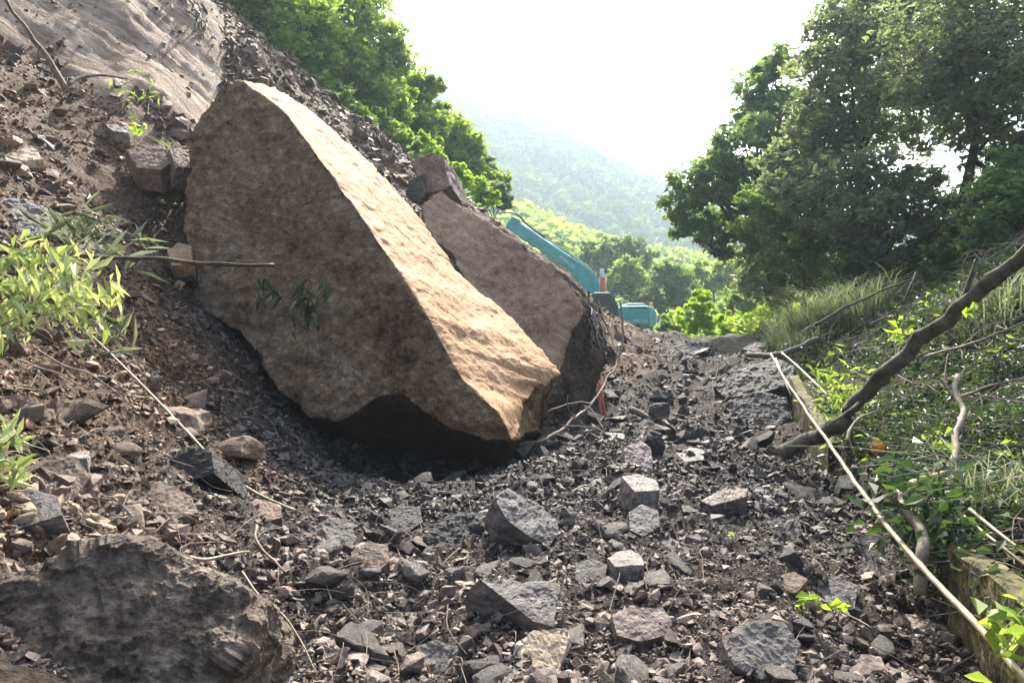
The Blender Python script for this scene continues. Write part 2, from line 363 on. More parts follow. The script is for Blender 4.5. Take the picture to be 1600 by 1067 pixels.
# ------------------------------------------------------------------ ground
def build_ground():
    def axis(segs):
        out = []
        for a, b, st in segs: out += list(np.arange(a, b, st))
        return np.array(out)
    xs = axis([(-400, -60, 20), (-60, -20, 2.5), (-20, -9, .25), (-9, 7, .055), (7, 14, .14), (14, 40, 1.0), (40, 400.1, 20)])
    ys = [-60., -30, -15, -8, -4, -1, 1.0]
    y = 1.6
    while y < 34: ys.append(y); y += max(.03, .0062 * y)
    ys += list(axis([(34, 60, 1.0), (60, 140, 4), (140, 700, 20)])); ys = np.array(ys)
    X, Y = np.meshgrid(xs, ys); x = X.ravel(); y = Y.ravel()
    z = G(x, y)
    nx, ny = len(xs), len(ys)
    i = np.arange(ny - 1)[:, None] * nx; j = np.arange(nx - 1)[None, :]
    f = np.stack([i + j, i + j + 1, i + nx + j + 1, i + nx + j], -1).reshape(-1, 4)
    bed = bed_mask(x, y); u = x - .173 * y
    wx = wall_x(y)
    bank = smooth(x, wx - .1, wx + .2) * smooth(y, 0, 1)
    far = smooth(y, 23.5, 26)
    side = smooth(-x, 10.5, 12.5)
    green = np.clip(np.maximum(bank * .9, np.maximum(far, side)), 0, 1)
    # brown soil on the left, near-black wet shale debris in the trough
    n1 = fbm(np.stack([x * .7, y * .7, x * 0], 1), 3)
    brown = np.maximum(smooth(-(x + .28 * y - 1.2) + n1 * 1.8, 1.2, 3.2), smooth(y, 13, 14.5) * smooth(-u, -1, .5) * .8)
    shd = np.stack([brown, bed, green], 1)
    mb = MB(); mb.add(np.stack([x, y, z], 1), f, shd)
    me = mb.mesh('ground', True)
    m, n = newmat('ground_mix'); ln = n.links.new
    out = N(n, 'ShaderNodeOutputMaterial'); b = N(n, 'ShaderNodeBsdfPrincipled'); b.inputs['Specular IOR Level'].default_value = .15
    ln(b.outputs[0], out.inputs[0]); tc = N(n, 'ShaderNodeTexCoord'); at = N(n, 'ShaderNodeAttribute', attribute_name='tint')
    sp = N(n, 'ShaderNodeSeparateColor'); ln(at.outputs['Color'], sp.inputs[0])
    def noise(sc, det=8., ro=.65, mapping=None):
        q = N(n, 'ShaderNodeTexNoise', Scale=sc, Detail=det, Roughness=ro)
        if mapping:
            mp = N(n, 'ShaderNodeMapping'); mp.inputs['Rotation'].default_value = mapping[0]; mp.inputs['Scale'].default_value = mapping[1]
            ln(tc.outputs['Object'], mp.inputs[0]); ln(mp.outputs[0], q.inputs[0])
        else: ln(tc.outputs['Object'], q.inputs[0])
        return q
    a1 = noise(1.8); a2 = noise(22); a3 = noise(1.1, mapping=((0, 0, 0), (.7, 7.5, .7)))
    dark = ramp(n, [(.32, (.022, .018, .016)), (.52, (.058, .048, .041)), (.68, (.13, .108, .09))]); ln(a2.outputs[0], dark.inputs[0])
    brn = ramp(n, [(.32, (.04, .026, .017)), (.5, (.13, .082, .05)), (.66, (.27, .18, .115))]); ln(a2.outputs[0], brn.inputs[0])
    bedr = ramp(n, [(.36, (.08, .05, .032)), (.46, (.28, .20, .14)), (.54, (.46, .36, .27)), (.66, (.64, .52, .36))]); bsum = N(n, 'ShaderNodeMath', operation='ADD'); ln(a3.outputs[0], bsum.inputs[0]); ln(a1.outputs[0], bsum.inputs[1]); bh = N(n, 'ShaderNodeMath', operation='MULTIPLY'); bh.inputs[1].default_value = .5; ln(bsum.outputs[0], bh.inputs[0]); ln(bh.outputs[0], bedr.inputs[0])
    grn = ramp(n, [(.3, (.02, .022, .012)), (.5, (.038, .042, .02)), (.7, (.075, .07, .04))]); ln(a2.outputs[0], grn.inputs[0])
    def mix(fac, A, B):
        q = N(n, 'ShaderNodeMix', data_type='RGBA'); ln(fac, q.inputs[0]); ln(A, q.inputs[6]); ln(B, q.inputs[7]); return q.outputs[2]
    c = mix(sp.outputs[0], dark.outputs[0], brn.outputs[0]); c = mix(sp.outputs[2], c, grn.outputs[0]); c = mix(sp.outputs[1], c, bedr.outputs[0])
    ln(c, b.inputs['Base Color'])
    rr = N(n, 'ShaderNodeMapRange'); rr.inputs[3].default_value = .5; rr.inputs[4].default_value = 1.0; ln(a1.outputs[0], rr.inputs[0]); ln(rr.outputs[0], b.inputs['Roughness'])
    mpv = N(n, 'ShaderNodeMapping'); mpv.inputs['Scale'].default_value = (1.0, 2.6, 1.0); ln(tc.outputs['Object'], mpv.inputs[0])
    vc = N(n, 'ShaderNodeTexVoronoi', Scale=1.5, feature='DISTANCE_TO_EDGE'); ln(mpv.outputs[0], vc.inputs[0])
    vm = N(n, 'ShaderNodeMapRange'); vm.inputs[1].default_value = 0; vm.inputs[2].default_value = .05; vm.inputs[3].default_value = .0; vm.inputs[4].default_value = 0; ln(vc.outputs[0], vm.inputs[0])
    vb = N(n, 'ShaderNodeMath', operation='MULTIPLY'); ln(vm.outputs[0], vb.inputs[0]); ln(sp.outputs[1], vb.inputs[1])
    a0 = N(n, 'ShaderNodeMath', operation='ADD'); ln(a2.outputs[0], a0.inputs[0]); ln(vb.outputs[0], a0.inputs[1])
    ad = N(n, 'ShaderNodeMath', operation='ADD'); ln(a0.outputs[0], ad.inputs[0]); ln(a3.outputs[0], ad.inputs[1])
    bp = N(n, 'ShaderNodeBump', Strength=1.0, Distance=.09); ln(ad.outputs[0], bp.inputs['Height']); ln(bp.outputs[0], b.inputs['Normal'])
    o = link('ground', me, m); tag(o, kind='structure')
build_ground()

# ------------------------------------------------------------------ the great boulder and the slab behind it
def chain_rock(name, chains, faces, L, smooth_it, disp, matl, label, cat, seed=0, maskfaces=(), smooth_sh=False, group=None):
    pts = {}; idx = {}; bm = bmesh.new(); bv = []
    def vid(p):
        key = tuple(round(c, 4) for c in p)
        if key not in idx: idx[key] = len(bv); bv.append(bm.verts.new(p))
        return idx[key]
    CH = {}
    for k, arr in chains.items():
        p = [P(*a) for a in arr]; CH[k] = ([vid(q) for q in p], p)
    lay = bm.faces.layers.int.new('mask')
    for (a, b, mk) in faces:
        A = ([], []); B = ([], [])
        for nm, T in ((a, A), (b, B)):
            for part in nm.split('+'):
                if ':' in part:
                    part, rg = part.split(':'); s, e = rg.split('_'); s = int(s) if s else None; e = int(e) if e else None
                    T[0].extend(CH[part][0][s:e]); T[1].extend(CH[part][1][s:e])
                else: T[0].extend(CH[part][0]); T[1].extend(CH[part][1])
        for t in zipc(A, B):
            try: f = bm.faces.new([bv[i] for i in t]); f[lay] = mk
            except ValueError: pass
    bmesh.ops.holes_fill(bm, edges=bm.edges, sides=0)
    bmesh.ops.triangulate(bm, faces=bm.faces)
    V2, _ = rough_rock(bm, L, smooth_it, disp, seed=seed)
    mask = np.array([np.mean([f[lay] for f in v.link_faces]) if v.link_faces else 0 for v in bm.verts])
    bm.verts.index_update()
    me = bpy.data.meshes.new(name); bm.to_mesh(me); bm.free()
    a = me.color_attributes.new('tint', 'FLOAT_COLOR', 'POINT')
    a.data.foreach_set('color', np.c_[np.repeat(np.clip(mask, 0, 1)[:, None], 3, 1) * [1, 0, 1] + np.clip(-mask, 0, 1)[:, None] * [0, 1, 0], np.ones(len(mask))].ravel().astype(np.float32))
    c = (V2.min(0) + V2.max(0)) / 2; c[2] = V2[:, 2].min()
    me.transform(Matrix.Translation(-Vector(c)))
    me.polygons.foreach_set('use_smooth', np.full(len(me.polygons), smooth_sh))
    o = link(name, me, matl, None, Vector(c)); tag(o, label, cat, group)
    return o
def boulder_mat(name, rough_cols, top_cols):
    m, n = newmat(name); ln = n.links.new
    out = N(n, 'ShaderNodeOutputMaterial'); b = N(n, 'ShaderNodeBsdfPrincipled', Roughness=.8); b.inputs['Specular IOR Level'].default_value = .3
    ln(b.outputs[0], out.inputs[0]); tc = N(n, 'ShaderNodeTexCoord'); at = N(n, 'ShaderNodeAttribute', attribute_name='tint')
    n0 = N(n, 'ShaderNodeTexNoise', Scale=.9, Detail=6.0, Roughness=.6); ln(tc.outputs['Object'], n0.inputs[0])
    n1 = N(n, 'ShaderNodeTexNoise', Scale=7.0, Detail=9.0, Roughness=.72); ln(tc.outputs['Object'], n1.inputs[0])
    n2 = N(n, 'ShaderNodeTexNoise', Scale=28.0, Detail=6.0, Roughness=.7); ln(tc.outputs['Object'], n2.inputs[0])
    av = N(n, 'ShaderNodeMath', operation='ADD'); ln(n0.outputs[0], av.inputs[0]); ln(n1.outputs[0], av.inputs[1])
    hv = N(n, 'ShaderNodeMath', operation='MULTIPLY'); hv.inputs[1].default_value = .5; ln(av.outputs[0], hv.inputs[0])
    r1 = ramp(n, [(.37 + .26 * i / (len(rough_cols) - 1), c) for i, c in enumerate(rough_cols)]); ln(hv.outputs[0], r1.inputs[0])  # mottled brown of the rough faces, the stone's own colour
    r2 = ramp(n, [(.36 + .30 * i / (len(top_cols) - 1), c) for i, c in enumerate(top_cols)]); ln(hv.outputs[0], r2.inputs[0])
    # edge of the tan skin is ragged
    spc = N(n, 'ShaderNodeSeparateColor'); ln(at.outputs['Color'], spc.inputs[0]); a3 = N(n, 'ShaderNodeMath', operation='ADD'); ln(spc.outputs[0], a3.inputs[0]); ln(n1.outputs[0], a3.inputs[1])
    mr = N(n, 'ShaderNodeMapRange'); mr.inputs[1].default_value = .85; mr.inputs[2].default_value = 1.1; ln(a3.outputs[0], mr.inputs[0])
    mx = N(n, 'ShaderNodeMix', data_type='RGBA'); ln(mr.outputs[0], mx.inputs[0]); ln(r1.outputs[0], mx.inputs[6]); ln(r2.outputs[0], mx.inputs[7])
    # reddish brown underside, with the shade under the overhang painted into its colour
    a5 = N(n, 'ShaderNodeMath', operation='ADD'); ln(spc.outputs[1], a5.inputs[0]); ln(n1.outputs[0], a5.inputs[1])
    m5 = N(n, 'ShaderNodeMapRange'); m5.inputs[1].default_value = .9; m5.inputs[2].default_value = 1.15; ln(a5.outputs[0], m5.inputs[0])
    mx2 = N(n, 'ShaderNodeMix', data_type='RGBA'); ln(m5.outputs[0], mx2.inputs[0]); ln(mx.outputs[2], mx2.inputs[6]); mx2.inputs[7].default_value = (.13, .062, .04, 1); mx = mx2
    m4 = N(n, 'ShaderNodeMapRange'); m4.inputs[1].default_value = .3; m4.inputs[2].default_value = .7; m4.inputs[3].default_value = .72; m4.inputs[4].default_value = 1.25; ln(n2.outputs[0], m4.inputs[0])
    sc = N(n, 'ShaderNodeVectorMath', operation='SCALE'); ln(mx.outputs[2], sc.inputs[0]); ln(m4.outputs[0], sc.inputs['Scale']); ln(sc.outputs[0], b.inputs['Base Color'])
    ad = N(n, 'ShaderNodeMath', operation='MULTIPLY_ADD'); ad.inputs[1].default_value = .35; ln(n2.outputs[0], ad.inputs[0]); ln(n1.outputs[0], ad.inputs[2])
    wv = N(n, 'ShaderNodeVectorMath', operation='SCALE'); wv.inputs['Scale'].default_value = .25; ln(n1.outputs['Color'], wv.inputs[0])
    wa = N(n, 'ShaderNodeVectorMath', operation='ADD'); ln(tc.outputs['Object'], wa.inputs[0]); ln(wv.outputs[0], wa.inputs[1])
    mp = N(n, 'ShaderNodeMapping'); mp.inputs['Rotation'].default_value = (.4, .7, .2); mp.inputs['Scale'].default_value = (1, 1.0, 1.9); ln(wa.outputs[0], mp.inputs[0])
    vo = N(n, 'ShaderNodeTexVoronoi', Scale=6.5, feature='F1'); ln(mp.outputs[0], vo.inputs[0])
    ve = N(n, 'ShaderNodeTexVoronoi', Scale=1.1, feature='DISTANCE_TO_EDGE'); ln(mp.outputs[0], ve.inputs[0])
    ce = N(n, 'ShaderNodeMapRange'); ce.inputs[1].default_value = 0; ce.inputs[2].default_value = .012; ce.inputs[3].default_value = -.35; ce.inputs[4].default_value = 0; ln(ve.outputs[0], ce.inputs[0])
    a6 = N(n, 'ShaderNodeMath', operation='MULTIPLY_ADD'); a6.inputs[1].default_value = .5; ln(vo.outputs['Distance'], a6.inputs[0]); ln(ad.outputs[0], a6.inputs[2])
    a7 = N(n, 'ShaderNodeMath', operation='ADD'); ln(a6.outputs[0], a7.inputs[0]); ln(ce.outputs[0], a7.inputs[1]); ad = a7
    st = N(n, 'ShaderNodeMapRange'); st.inputs[3].default_value = 1.0; st.inputs[4].default_value = .16; ln(mr.outputs[0], st.inputs[0])
    bp = N(n, 'ShaderNodeBump', Distance=.13); ln(st.outputs[0], bp.inputs['Strength']); ln(ad.outputs[0], bp.inputs['Height']); ln(bp.outputs[0], b.inputs['Normal'])
    return m
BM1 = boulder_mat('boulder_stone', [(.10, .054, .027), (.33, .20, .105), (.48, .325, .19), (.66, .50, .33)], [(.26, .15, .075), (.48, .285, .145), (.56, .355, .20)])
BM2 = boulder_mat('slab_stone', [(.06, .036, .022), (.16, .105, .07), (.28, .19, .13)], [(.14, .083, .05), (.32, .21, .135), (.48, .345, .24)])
Lc = [(375, 128, 10.6), (345, 136, 10.6), (318, 185, 10.5), (297, 250, 10.4), (284, 310, 10.3), (290, 400, 10.1), (298, 495, 9.9), (325, 490, 9.8), (372, 518, 9.6), (400, 556, 9.4),
      (440, 612, 9.1), (490, 648, 8.9), (530, 656, 8.8), (560, 640, 8.75), (590, 620, 8.7), (630, 614, 8.6), (660, 640, 8.5), (700, 662, 8.4), (760, 686, 8.3), (800, 688, 8.3)]
Rc = [(375, 128, 10.6), (440, 170, 10.25), (500, 245, 9.8), (560, 330, 9.4), (620, 420, 9.0), (665, 490, 8.75), (690, 535, 8.6), (720, 590, 8.4), (775, 640, 8.25), (800, 688, 8.3)]
Sc = [(375, 128, 10.6), (430, 138, 11.4), (500, 185, 11.9), (560, 240, 11.9), (620, 300, 11.8), (665, 352, 11.6), (705, 410, 11.3), (750, 460, 11.0), (790, 490, 10.8), (840, 545, 10.3), (872, 584, 10.0), (862, 590, 9.85), (850, 603, 9.7), (846, 597, 9.6), (836, 607, 9.5), (830, 622, 9.2), (820, 628, 9.1), (812, 660, 8.8), (800, 688, 8.3)]
Cc = [(298, 495, 9.9), (330, 515, 10.9), (370, 545, 11.2), (410, 590, 11.2), (455, 640, 11.0), (510, 672, 10.6), (560, 715, 10.6), (640, 735, 10.8), (720, 735, 10.4), (780, 725, 9.6), (800, 688, 8.3)]
Kc = [(375, 128, 10.6), (350, 165, 12.0), (335, 250, 12.8), (340, 400, 13.0), (360, 520, 13.0), (480, 620, 12.8), (600, 680, 12.6), (750, 700, 11.8), (850, 680, 10.8), (835, 670, 9.6), (800, 688, 8.3)]
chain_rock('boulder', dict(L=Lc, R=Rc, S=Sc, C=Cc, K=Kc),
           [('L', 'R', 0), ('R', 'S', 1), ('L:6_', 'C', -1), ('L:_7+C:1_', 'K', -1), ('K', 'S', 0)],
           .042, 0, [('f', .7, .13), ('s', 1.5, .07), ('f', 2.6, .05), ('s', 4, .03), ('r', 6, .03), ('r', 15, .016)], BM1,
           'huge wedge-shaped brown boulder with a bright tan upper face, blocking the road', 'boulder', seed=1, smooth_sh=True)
F1 = [(660, 322, 12.2), (668, 360, 12.0), (705, 415, 11.8), (750, 480, 11.6), (800, 540, 11.5), (850, 600, 11.3), (845, 690, 11.1)]
F2 = [(660, 322, 12.2), (688, 300, 12.5), (735, 336, 12.5), (780, 366, 12.5), (820, 395, 12.4), (858, 420, 12.4), (893, 455, 12.3), (914, 487, 12.2), (890, 530, 11.9), (868, 585, 11.6), (850, 640, 11.3), (845, 690, 11.1)]
F3 = [(688, 300, 12.5), (705, 300, 13.4), (760, 338, 13.6), (820, 380, 13.7), (880, 425, 13.7), (925, 465, 13.5), (948, 530, 13.2), (943, 590, 12.8), (915, 640, 12.3), (870, 685, 11.6), (845, 690, 11.1)]
F4 = [(660, 322, 12.2), (700, 340, 14.2), (760, 420, 14.5), (840, 520, 14.5), (880, 600, 14), (900, 680, 13), (845, 690, 11.1)]
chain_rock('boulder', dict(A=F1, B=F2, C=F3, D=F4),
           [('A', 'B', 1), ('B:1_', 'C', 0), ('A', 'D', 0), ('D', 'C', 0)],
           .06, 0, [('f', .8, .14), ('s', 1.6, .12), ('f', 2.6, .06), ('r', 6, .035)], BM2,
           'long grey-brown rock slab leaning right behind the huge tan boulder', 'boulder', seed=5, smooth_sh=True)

# ------------------------------------------------------------------ rocks placed by hand
HR = []   # (x, y, r) footprints, kept clear by the scattered stones
def hull_bm(pts):
    bm = bmesh.new()
    for p in pts: bm.verts.new(p)
    r = bmesh.ops.convex_hull(bm, input=bm.verts)
    dead = list({e for e in r['geom_interior'] + r['geom_unused'] if isinstance(e, bmesh.types.BMVert)})
    bmesh.ops.delete(bm, geom=dead, context='VERTS')
    bmesh.ops.dissolve_limit(bm, angle_limit=.09, verts=bm.verts, edges=bm.edges); bmesh.ops.triangulate(bm, faces=bm.faces)
    return bm
def plane_pts(poly, Yc, nrm):
    cx = sum(p[0] for p in poly) / len(poly); cy = sum(p[1] for p in poly) / len(poly)
    c = P(cx, cy, Yc); nrm = Vector(nrm).normalized(); out = []
    for px, py in poly:
        d = ray(px, py); out.append(d * (c.dot(nrm) / d.dot(nrm)))
    return out, nrm
def slab(name, poly, Yc, nrm, th, matl, label, seed=0, taper=.12, L=.05, disp=None, cat='rock', extra=(), down=None, si=0):
    top, nn = plane_pts(poly, Yc, nrm); c = sum(top, Vector()) / len(top)
    rnd = random.Random(seed + 11); back = Vector(down).normalized() if down else -nn
    pts = list(top)
    for p in top:
        q = c + (p - c) * (1 + taper * rnd.uniform(-.6, 1.3)); pts.append(q + back * th * rnd.uniform(.8, 1.15))
        if rnd.random() < .5: pts.append(c + (p - c) * (1 + taper * rnd.uniform(.3, 1.4)) + back * th * rnd.uniform(.3, .6))
    for e in extra: pts.append(P(*e))
    bm = hull_bm(pts); size = max((a - c).length for a in top)
    disp = disp or ([('f', 1.8 / size, .045 * size), ('s', 2.2 / size, .05 * size), ('r', 5 / size, .03 * size), ('r', 14 / size, .012 * size)] if seed != 2 else [('f', 1.6, .04), ('s', 3.2, .05), ('r', 4.5, .035), ('s', 9, .016), ('r', 13, .016), ('r', 32, .007)])
    V2, _ = rough_rock(bm, max(L * .7, size * .035) if seed != 2 else .016, si, disp, seed=seed)
    me = bpy.data.meshes.new(name); bm.to_mesh(me); bm.free()
    cc = (V2.min(0) + V2.max(0)) / 2; cc[2] = V2[:, 2].min(); me.transform(Matrix.Translation(-Vector(cc)))
    me.polygons.foreach_set('use_smooth', np.full(len(me.polygons), False))
    o = link(name, me, matl, None, Vector(cc)); tag(o, label, cat)
    HR.append((cc[0], cc[1], size * .8)); return o
R_ = lambda *a: a
UP = (0, -.1, 1)
SL = (.35, -.4, .85)
rocks = [
 # poly, Y, normal, thickness, material, label
 ([(-40, 915), (60, 893), (150, 868), (215, 842), (262, 862), (330, 900), (388, 925), (398, 965), (372, 1015), (335, 1065), (300, 1120), (-40, 1160)], 2.85, (.12, -.75, .62), .75, 'corner_rock', 'very large dark rough rock filling the bottom left corner', 2),
 ([(773, 778), (793, 763), (833, 783), (870, 813), (870, 833), (858, 853), (828, 838), (793, 813)], 6.5, (.35, -.55, .75), .26, 'grey_rock', 'oval grey slab tilted on edge below the big boulder, its left side in shadow', 3),
 ([(748, 903), (783, 905), (873, 913), (863, 978), (833, 970), (790, 935)], 4.8, (.3, -.4, .86), .26, 'grey_rock', 'flat light grey slab with a pointed left end, low in the middle of the debris', 4),
 ([(950, 872), (965, 861), (985, 859), (1003, 869), (1006, 882), (962, 886)], 5.2, (.0, -.1, 1), .20, 'pale_rock', 'cube-like rock with a white sunlit top and dark front face', 5),
 ([(972, 745), (1000, 740), (1025, 752), (1030, 766), (992, 768)], 7.4, (.1, -.3, .9), .26, 'pale_rock', 'pale topped rock in front of the pinkish boulder stub', 6),
 ([(1095, 782), (1130, 765), (1168, 763), (1165, 776), (1112, 790)], 6.9, (.05, -.3, 1), .20, 'pink_rock', 'flat pinkish slab with a thick dark front, centre right of the debris', 7),
 ([(1203, 815), (1225, 805), (1250, 812), (1251, 835), (1228, 848), (1205, 838)], 6.0, (.2, -.6, .8), .2, 'grey_rock', 'rounded blue-grey rock resting left of the pale pole', 8),
 ([(1330, 817), (1350, 812), (1383, 815), (1385, 830), (1345, 832)], 5.8, (0, -.15, 1), .16, 'pink_rock', 'thin flat pinkish slab lying on a dark block beside the pole', 9),
 ([(1332, 836), (1395, 832), (1428, 850), (1425, 890), (1360, 885)], 5.75, (0, -.5, .8), .30, 'dark_rock', 'dark block under the thin pinkish slab beside the pole', 10),
 ([(1390, 957), (1432, 961), (1490, 983), (1520, 1002), (1470, 1003), (1420, 985)], 4.15, (-.05, -.2, 1), .22, 'pink_rock', 'long thin pinkish slab shaped like a plank below the mossy wall', 11),
 ([(955, 962), (985, 949), (1035, 950), (1050, 972), (1040, 992), (1000, 1002), (965, 992)], 4.4, (0, -.5, .9), .26, 'pink_rock', 'mottled pinkish rock right of the pointed grey slab', 12),
 ([(1145, 985), (1175, 968), (1225, 972), (1250, 1005), (1240, 1045), (1190, 1062), (1150, 1040)], 4.0, (.1, -.6, .8), .3, 'grey_rock', 'big rounded rough grey rock at the lower right of the debris', 13),
 ([(810, 1005), (835, 985), (885, 980), (890, 992), (868, 1020), (868, 1062), (815, 1068)], 4.0, (-.1, -.6, .8), .22, 'tan_stone', 'yellowish rock with a pale top below the pointed grey slab', 14),
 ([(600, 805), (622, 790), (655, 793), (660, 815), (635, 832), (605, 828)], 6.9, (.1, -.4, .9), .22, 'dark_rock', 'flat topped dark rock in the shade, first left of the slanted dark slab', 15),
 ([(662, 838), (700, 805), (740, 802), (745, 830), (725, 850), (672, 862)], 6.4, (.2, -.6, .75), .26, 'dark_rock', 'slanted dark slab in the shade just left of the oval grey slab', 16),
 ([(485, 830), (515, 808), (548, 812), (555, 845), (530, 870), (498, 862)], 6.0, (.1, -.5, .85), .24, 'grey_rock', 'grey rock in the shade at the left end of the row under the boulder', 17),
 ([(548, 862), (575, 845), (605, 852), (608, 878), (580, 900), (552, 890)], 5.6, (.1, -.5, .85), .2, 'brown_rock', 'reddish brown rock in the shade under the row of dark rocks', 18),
 ([(975, 700), (1000, 688), (1016, 700), (1020, 730), (1000, 742), (978, 735)], 8.6, (.1, -.6, .75), .3, 'pink_rock', 'pinkish squarish rock on the debris right of the thin roots', 19),
 ([(1055, 707), (1080, 699), (1100, 704), (1098, 718), (1072, 722)], 8.7, UP, .16, 'grey_rock', 'small flat grey rock in the middle of the debris right of the pinkish squarish rock', 20),
 ([(983, 800), (1003, 788), (1028, 798), (1030, 822), (1005, 838), (985, 828)], 6.3, (.0, -.5, .85), .22, 'grey_rock', 'squat grey rock above the white topped cube-like rock', 21),
 ([(1022, 845), (1045, 838), (1065, 850), (1062, 872), (1038, 876)], 5.7, (0, -.3, .9), .16, 'grey_rock', 'small grey rock just right of the white topped cube-like rock', 22),
 ([(1115, 604), (1150, 580), (1205, 560), (1240, 572), (1238, 600), (1195, 612), (1135, 622)], 13.5, (-.35, -.45, .8), .7, 'dark_rock', 'large black layered rock at the head of the debris by the bank', 23),
 ([(1140, 625), (1185, 612), (1228, 622), (1235, 655), (1190, 672), (1140, 655)], 12, (-.1, -.6, .75), .5, 'dark_rock', 'broad black rock just below the layered rock at the bank', 24),
 ([(1045, 545), (1070, 535), (1090, 545), (1088, 560), (1050, 560)], 19, (0, -.5, .8), .4, 'dark_rock', 'dark rock on the crest of the debris, in front of the bright green bush', 25),
 ([(1160, 545), (1178, 535), (1222, 536), (1228, 548), (1180, 553)], 16.5, (0, -.3, .9), .3, 'dark_rock', 'flat dark rock on the debris crest below the pampas grass', 26),
 ([(148, 183), (165, 182), (205, 200), (200, 208), (178, 206)], 11.8, (.2, -.4, .85), .22, 'pale_rock', 'long pale rock lying on the brown slope left of the boulder peak', 27),
 ([(198, 235), (225, 222), (252, 230), (266, 255), (250, 266), (215, 262)], 11.0, (.2, -.6, .7), .4, 'brown_rock', 'brown rock with an orange stain, upper left slope near the boulder', 28),
 ([(265, 232), (278, 222), (296, 248), (300, 262), (275, 262)], 11.0, (.4, -.5, .7), .35, 'brown_rock', 'pointed light brown rock touching the left side of the boulder', 29),
 ([(-5, 218), (25, 215), (60, 238), (66, 250), (35, 252), (-5, 240)], 9.8, (.2, -.5, .8), .25, 'tan_stone', 'flat tan rock at the left edge, high on the slope', 30),
 ([(-30, 312), (30, 310), (90, 335), (107, 352), (100, 366), (40, 368), (-30, 372)], 7.7, (.25, -.5, .8), .30, 'grey_rock', 'big flat grey slab at the left edge above the pale green leaves', 31),
 ([(262, 392), (278, 380), (298, 384), (300, 412), (268, 415)], 9.7, (.2, -.7, .6), .3, 'orange_rock', 'small orange rock against the lower left side of the boulder', 32),
 ([(258, 415), (302, 415), (300, 440), (262, 438)], 9.75, (.1, -.9, .3), .3, 'dark_rock', 'dark rock below the small orange rock', 33),
 ([(42, 735), (75, 712), (120, 715), (140, 745), (120, 775), (70, 780)], 4.4, (.2, -.5, .8), .26, 'brown_rock', 'brown layered rock on the lower left slope above the tan stones', 34),
 ([(-20, 775), (50, 765), (88, 775), (95, 805), (40, 822), (-20, 830)], 3.8, (.15, -.45, .85), .22, 'grey_rock', 'grey slab at the left edge just above the tan stones', 35),
 ([(95, 705), (112, 695), (140, 705), (135, 716), (108, 716)], 4.9, UP, .08, 'pale_rock', 'small pale flat stone lying on the brown layered rock', 36),
 ([(268, 712), (300, 697), (330, 705), (335, 740), (300, 750), (270, 742)], 6.0, (-.3, -.6, .6), .35, 'dark_rock', 'black block standing for a dark hole in the slope beside the long cane', 37),  # solid dark block put in for a dark hole
 ([(372, 795), (400, 780), (438, 788), (440, 808), (400, 818), (375, 812)], 5.9, (.1, -.4, .9), .16, 'brown_rock', 'flat brown rock at the lower end of the long cane', 38),
 ([(200, 770), (250, 752), (300, 775), (310, 800), (260, 815), (210, 800)], 4.6, (.2, -.5, .8), .24, 'brown_rock', 'broad brown rock behind the very large dark rock', 39),
 ([(640, 283), (662, 272), (668, 300), (655, 317), (634, 305)], 13.0, (-.6, -.7, .3), .35, 'dark_rock', 'dark stone wedged at the top of the grey slab', 40),
 ([(1270, 905), (1310, 900), (1340, 915), (1335, 950), (1295, 958), (1268, 940)], 4.7, (0, -.5, .85), .22, 'grey_rock', 'dark grey block under the yellow-green leaves', 41),
 ([(1345, 880), (1375, 872), (1400, 890), (1395, 915), (1362, 920)], 5.0, (0, -.5, .85), .2, 'grey_rock', 'grey rock under the pale pole, upper left of the pinkish plank', 42),
 ([(900, 880), (925, 872), (948, 882), (945, 908), (915, 918), (900, 905)], 5.2, (-.1, -.5, .85), .18, 'grey_rock', 'low grey rock just left of the white topped cube-like rock', 43),
 ([(650, 1010), (680, 1000), (715, 1012), (720, 1050), (690, 1075), (652, 1060)], 3.9, (-.1, -.6, .75), .22, 'grey_rock', 'dark grey rough rock low in the picture left of the yellowish rock', 44),
 ([(605, 965), (640, 962), (645, 978), (612, 984)], 4.4, UP, .08, 'pale_rock', 'narrow pale striped stone left of the pointed grey slab', 45),
 ([(1200, 905), (1240, 893), (1262, 905), (1245, 925), (1210, 925)], 5.0, (0, -.5, .85), .18, 'brown_rock', 'brown rock left of the grey block under the yellow-green leaves', 46),
 ([(1310, 745), (1345, 735), (1368, 750), (1345, 765), (1315, 762)], 7.2, (0, -.4, .85), .2, 'dark_rock', 'dark rock at the foot of the leaning trunk', 47),
]
def above(px, py, h):
    d = ray(px, py); ys = np.linspace(2.2, 30, 700); k = int(np.argmax(d.z * ys - G(d.x * ys, ys, False) < h)); return float(ys[max(k, 1)])
for poly, Y, nrm, th, mt, label, sd in rocks:
    if sd not in (2, 28, 29, 32, 33, 40):
        Y = above(sum(p[0] for p in poly) / len(poly), sum(p[1] for p in poly) / len(poly), th * (.85 if sd in (5, 6, 7) else .6 if sd in (3, 4) else .45 if sd in (8, 12, 13, 14, 23, 24) else .30))
    slab('rock', poly, Y, nrm, th, M[mt], label, seed=sd, L=.03 if Y < 6 else .05)
# block perched on top of the slab behind the boulder
slab('rock', [(642, 252), (672, 242), (692, 246), (703, 290), (690, 299), (666, 300)], 13.0, (-.35, -.75, .5), .9, M['brown_rock'], 'reddish brown square block perched above the grey slab', seed=60, L=.08)

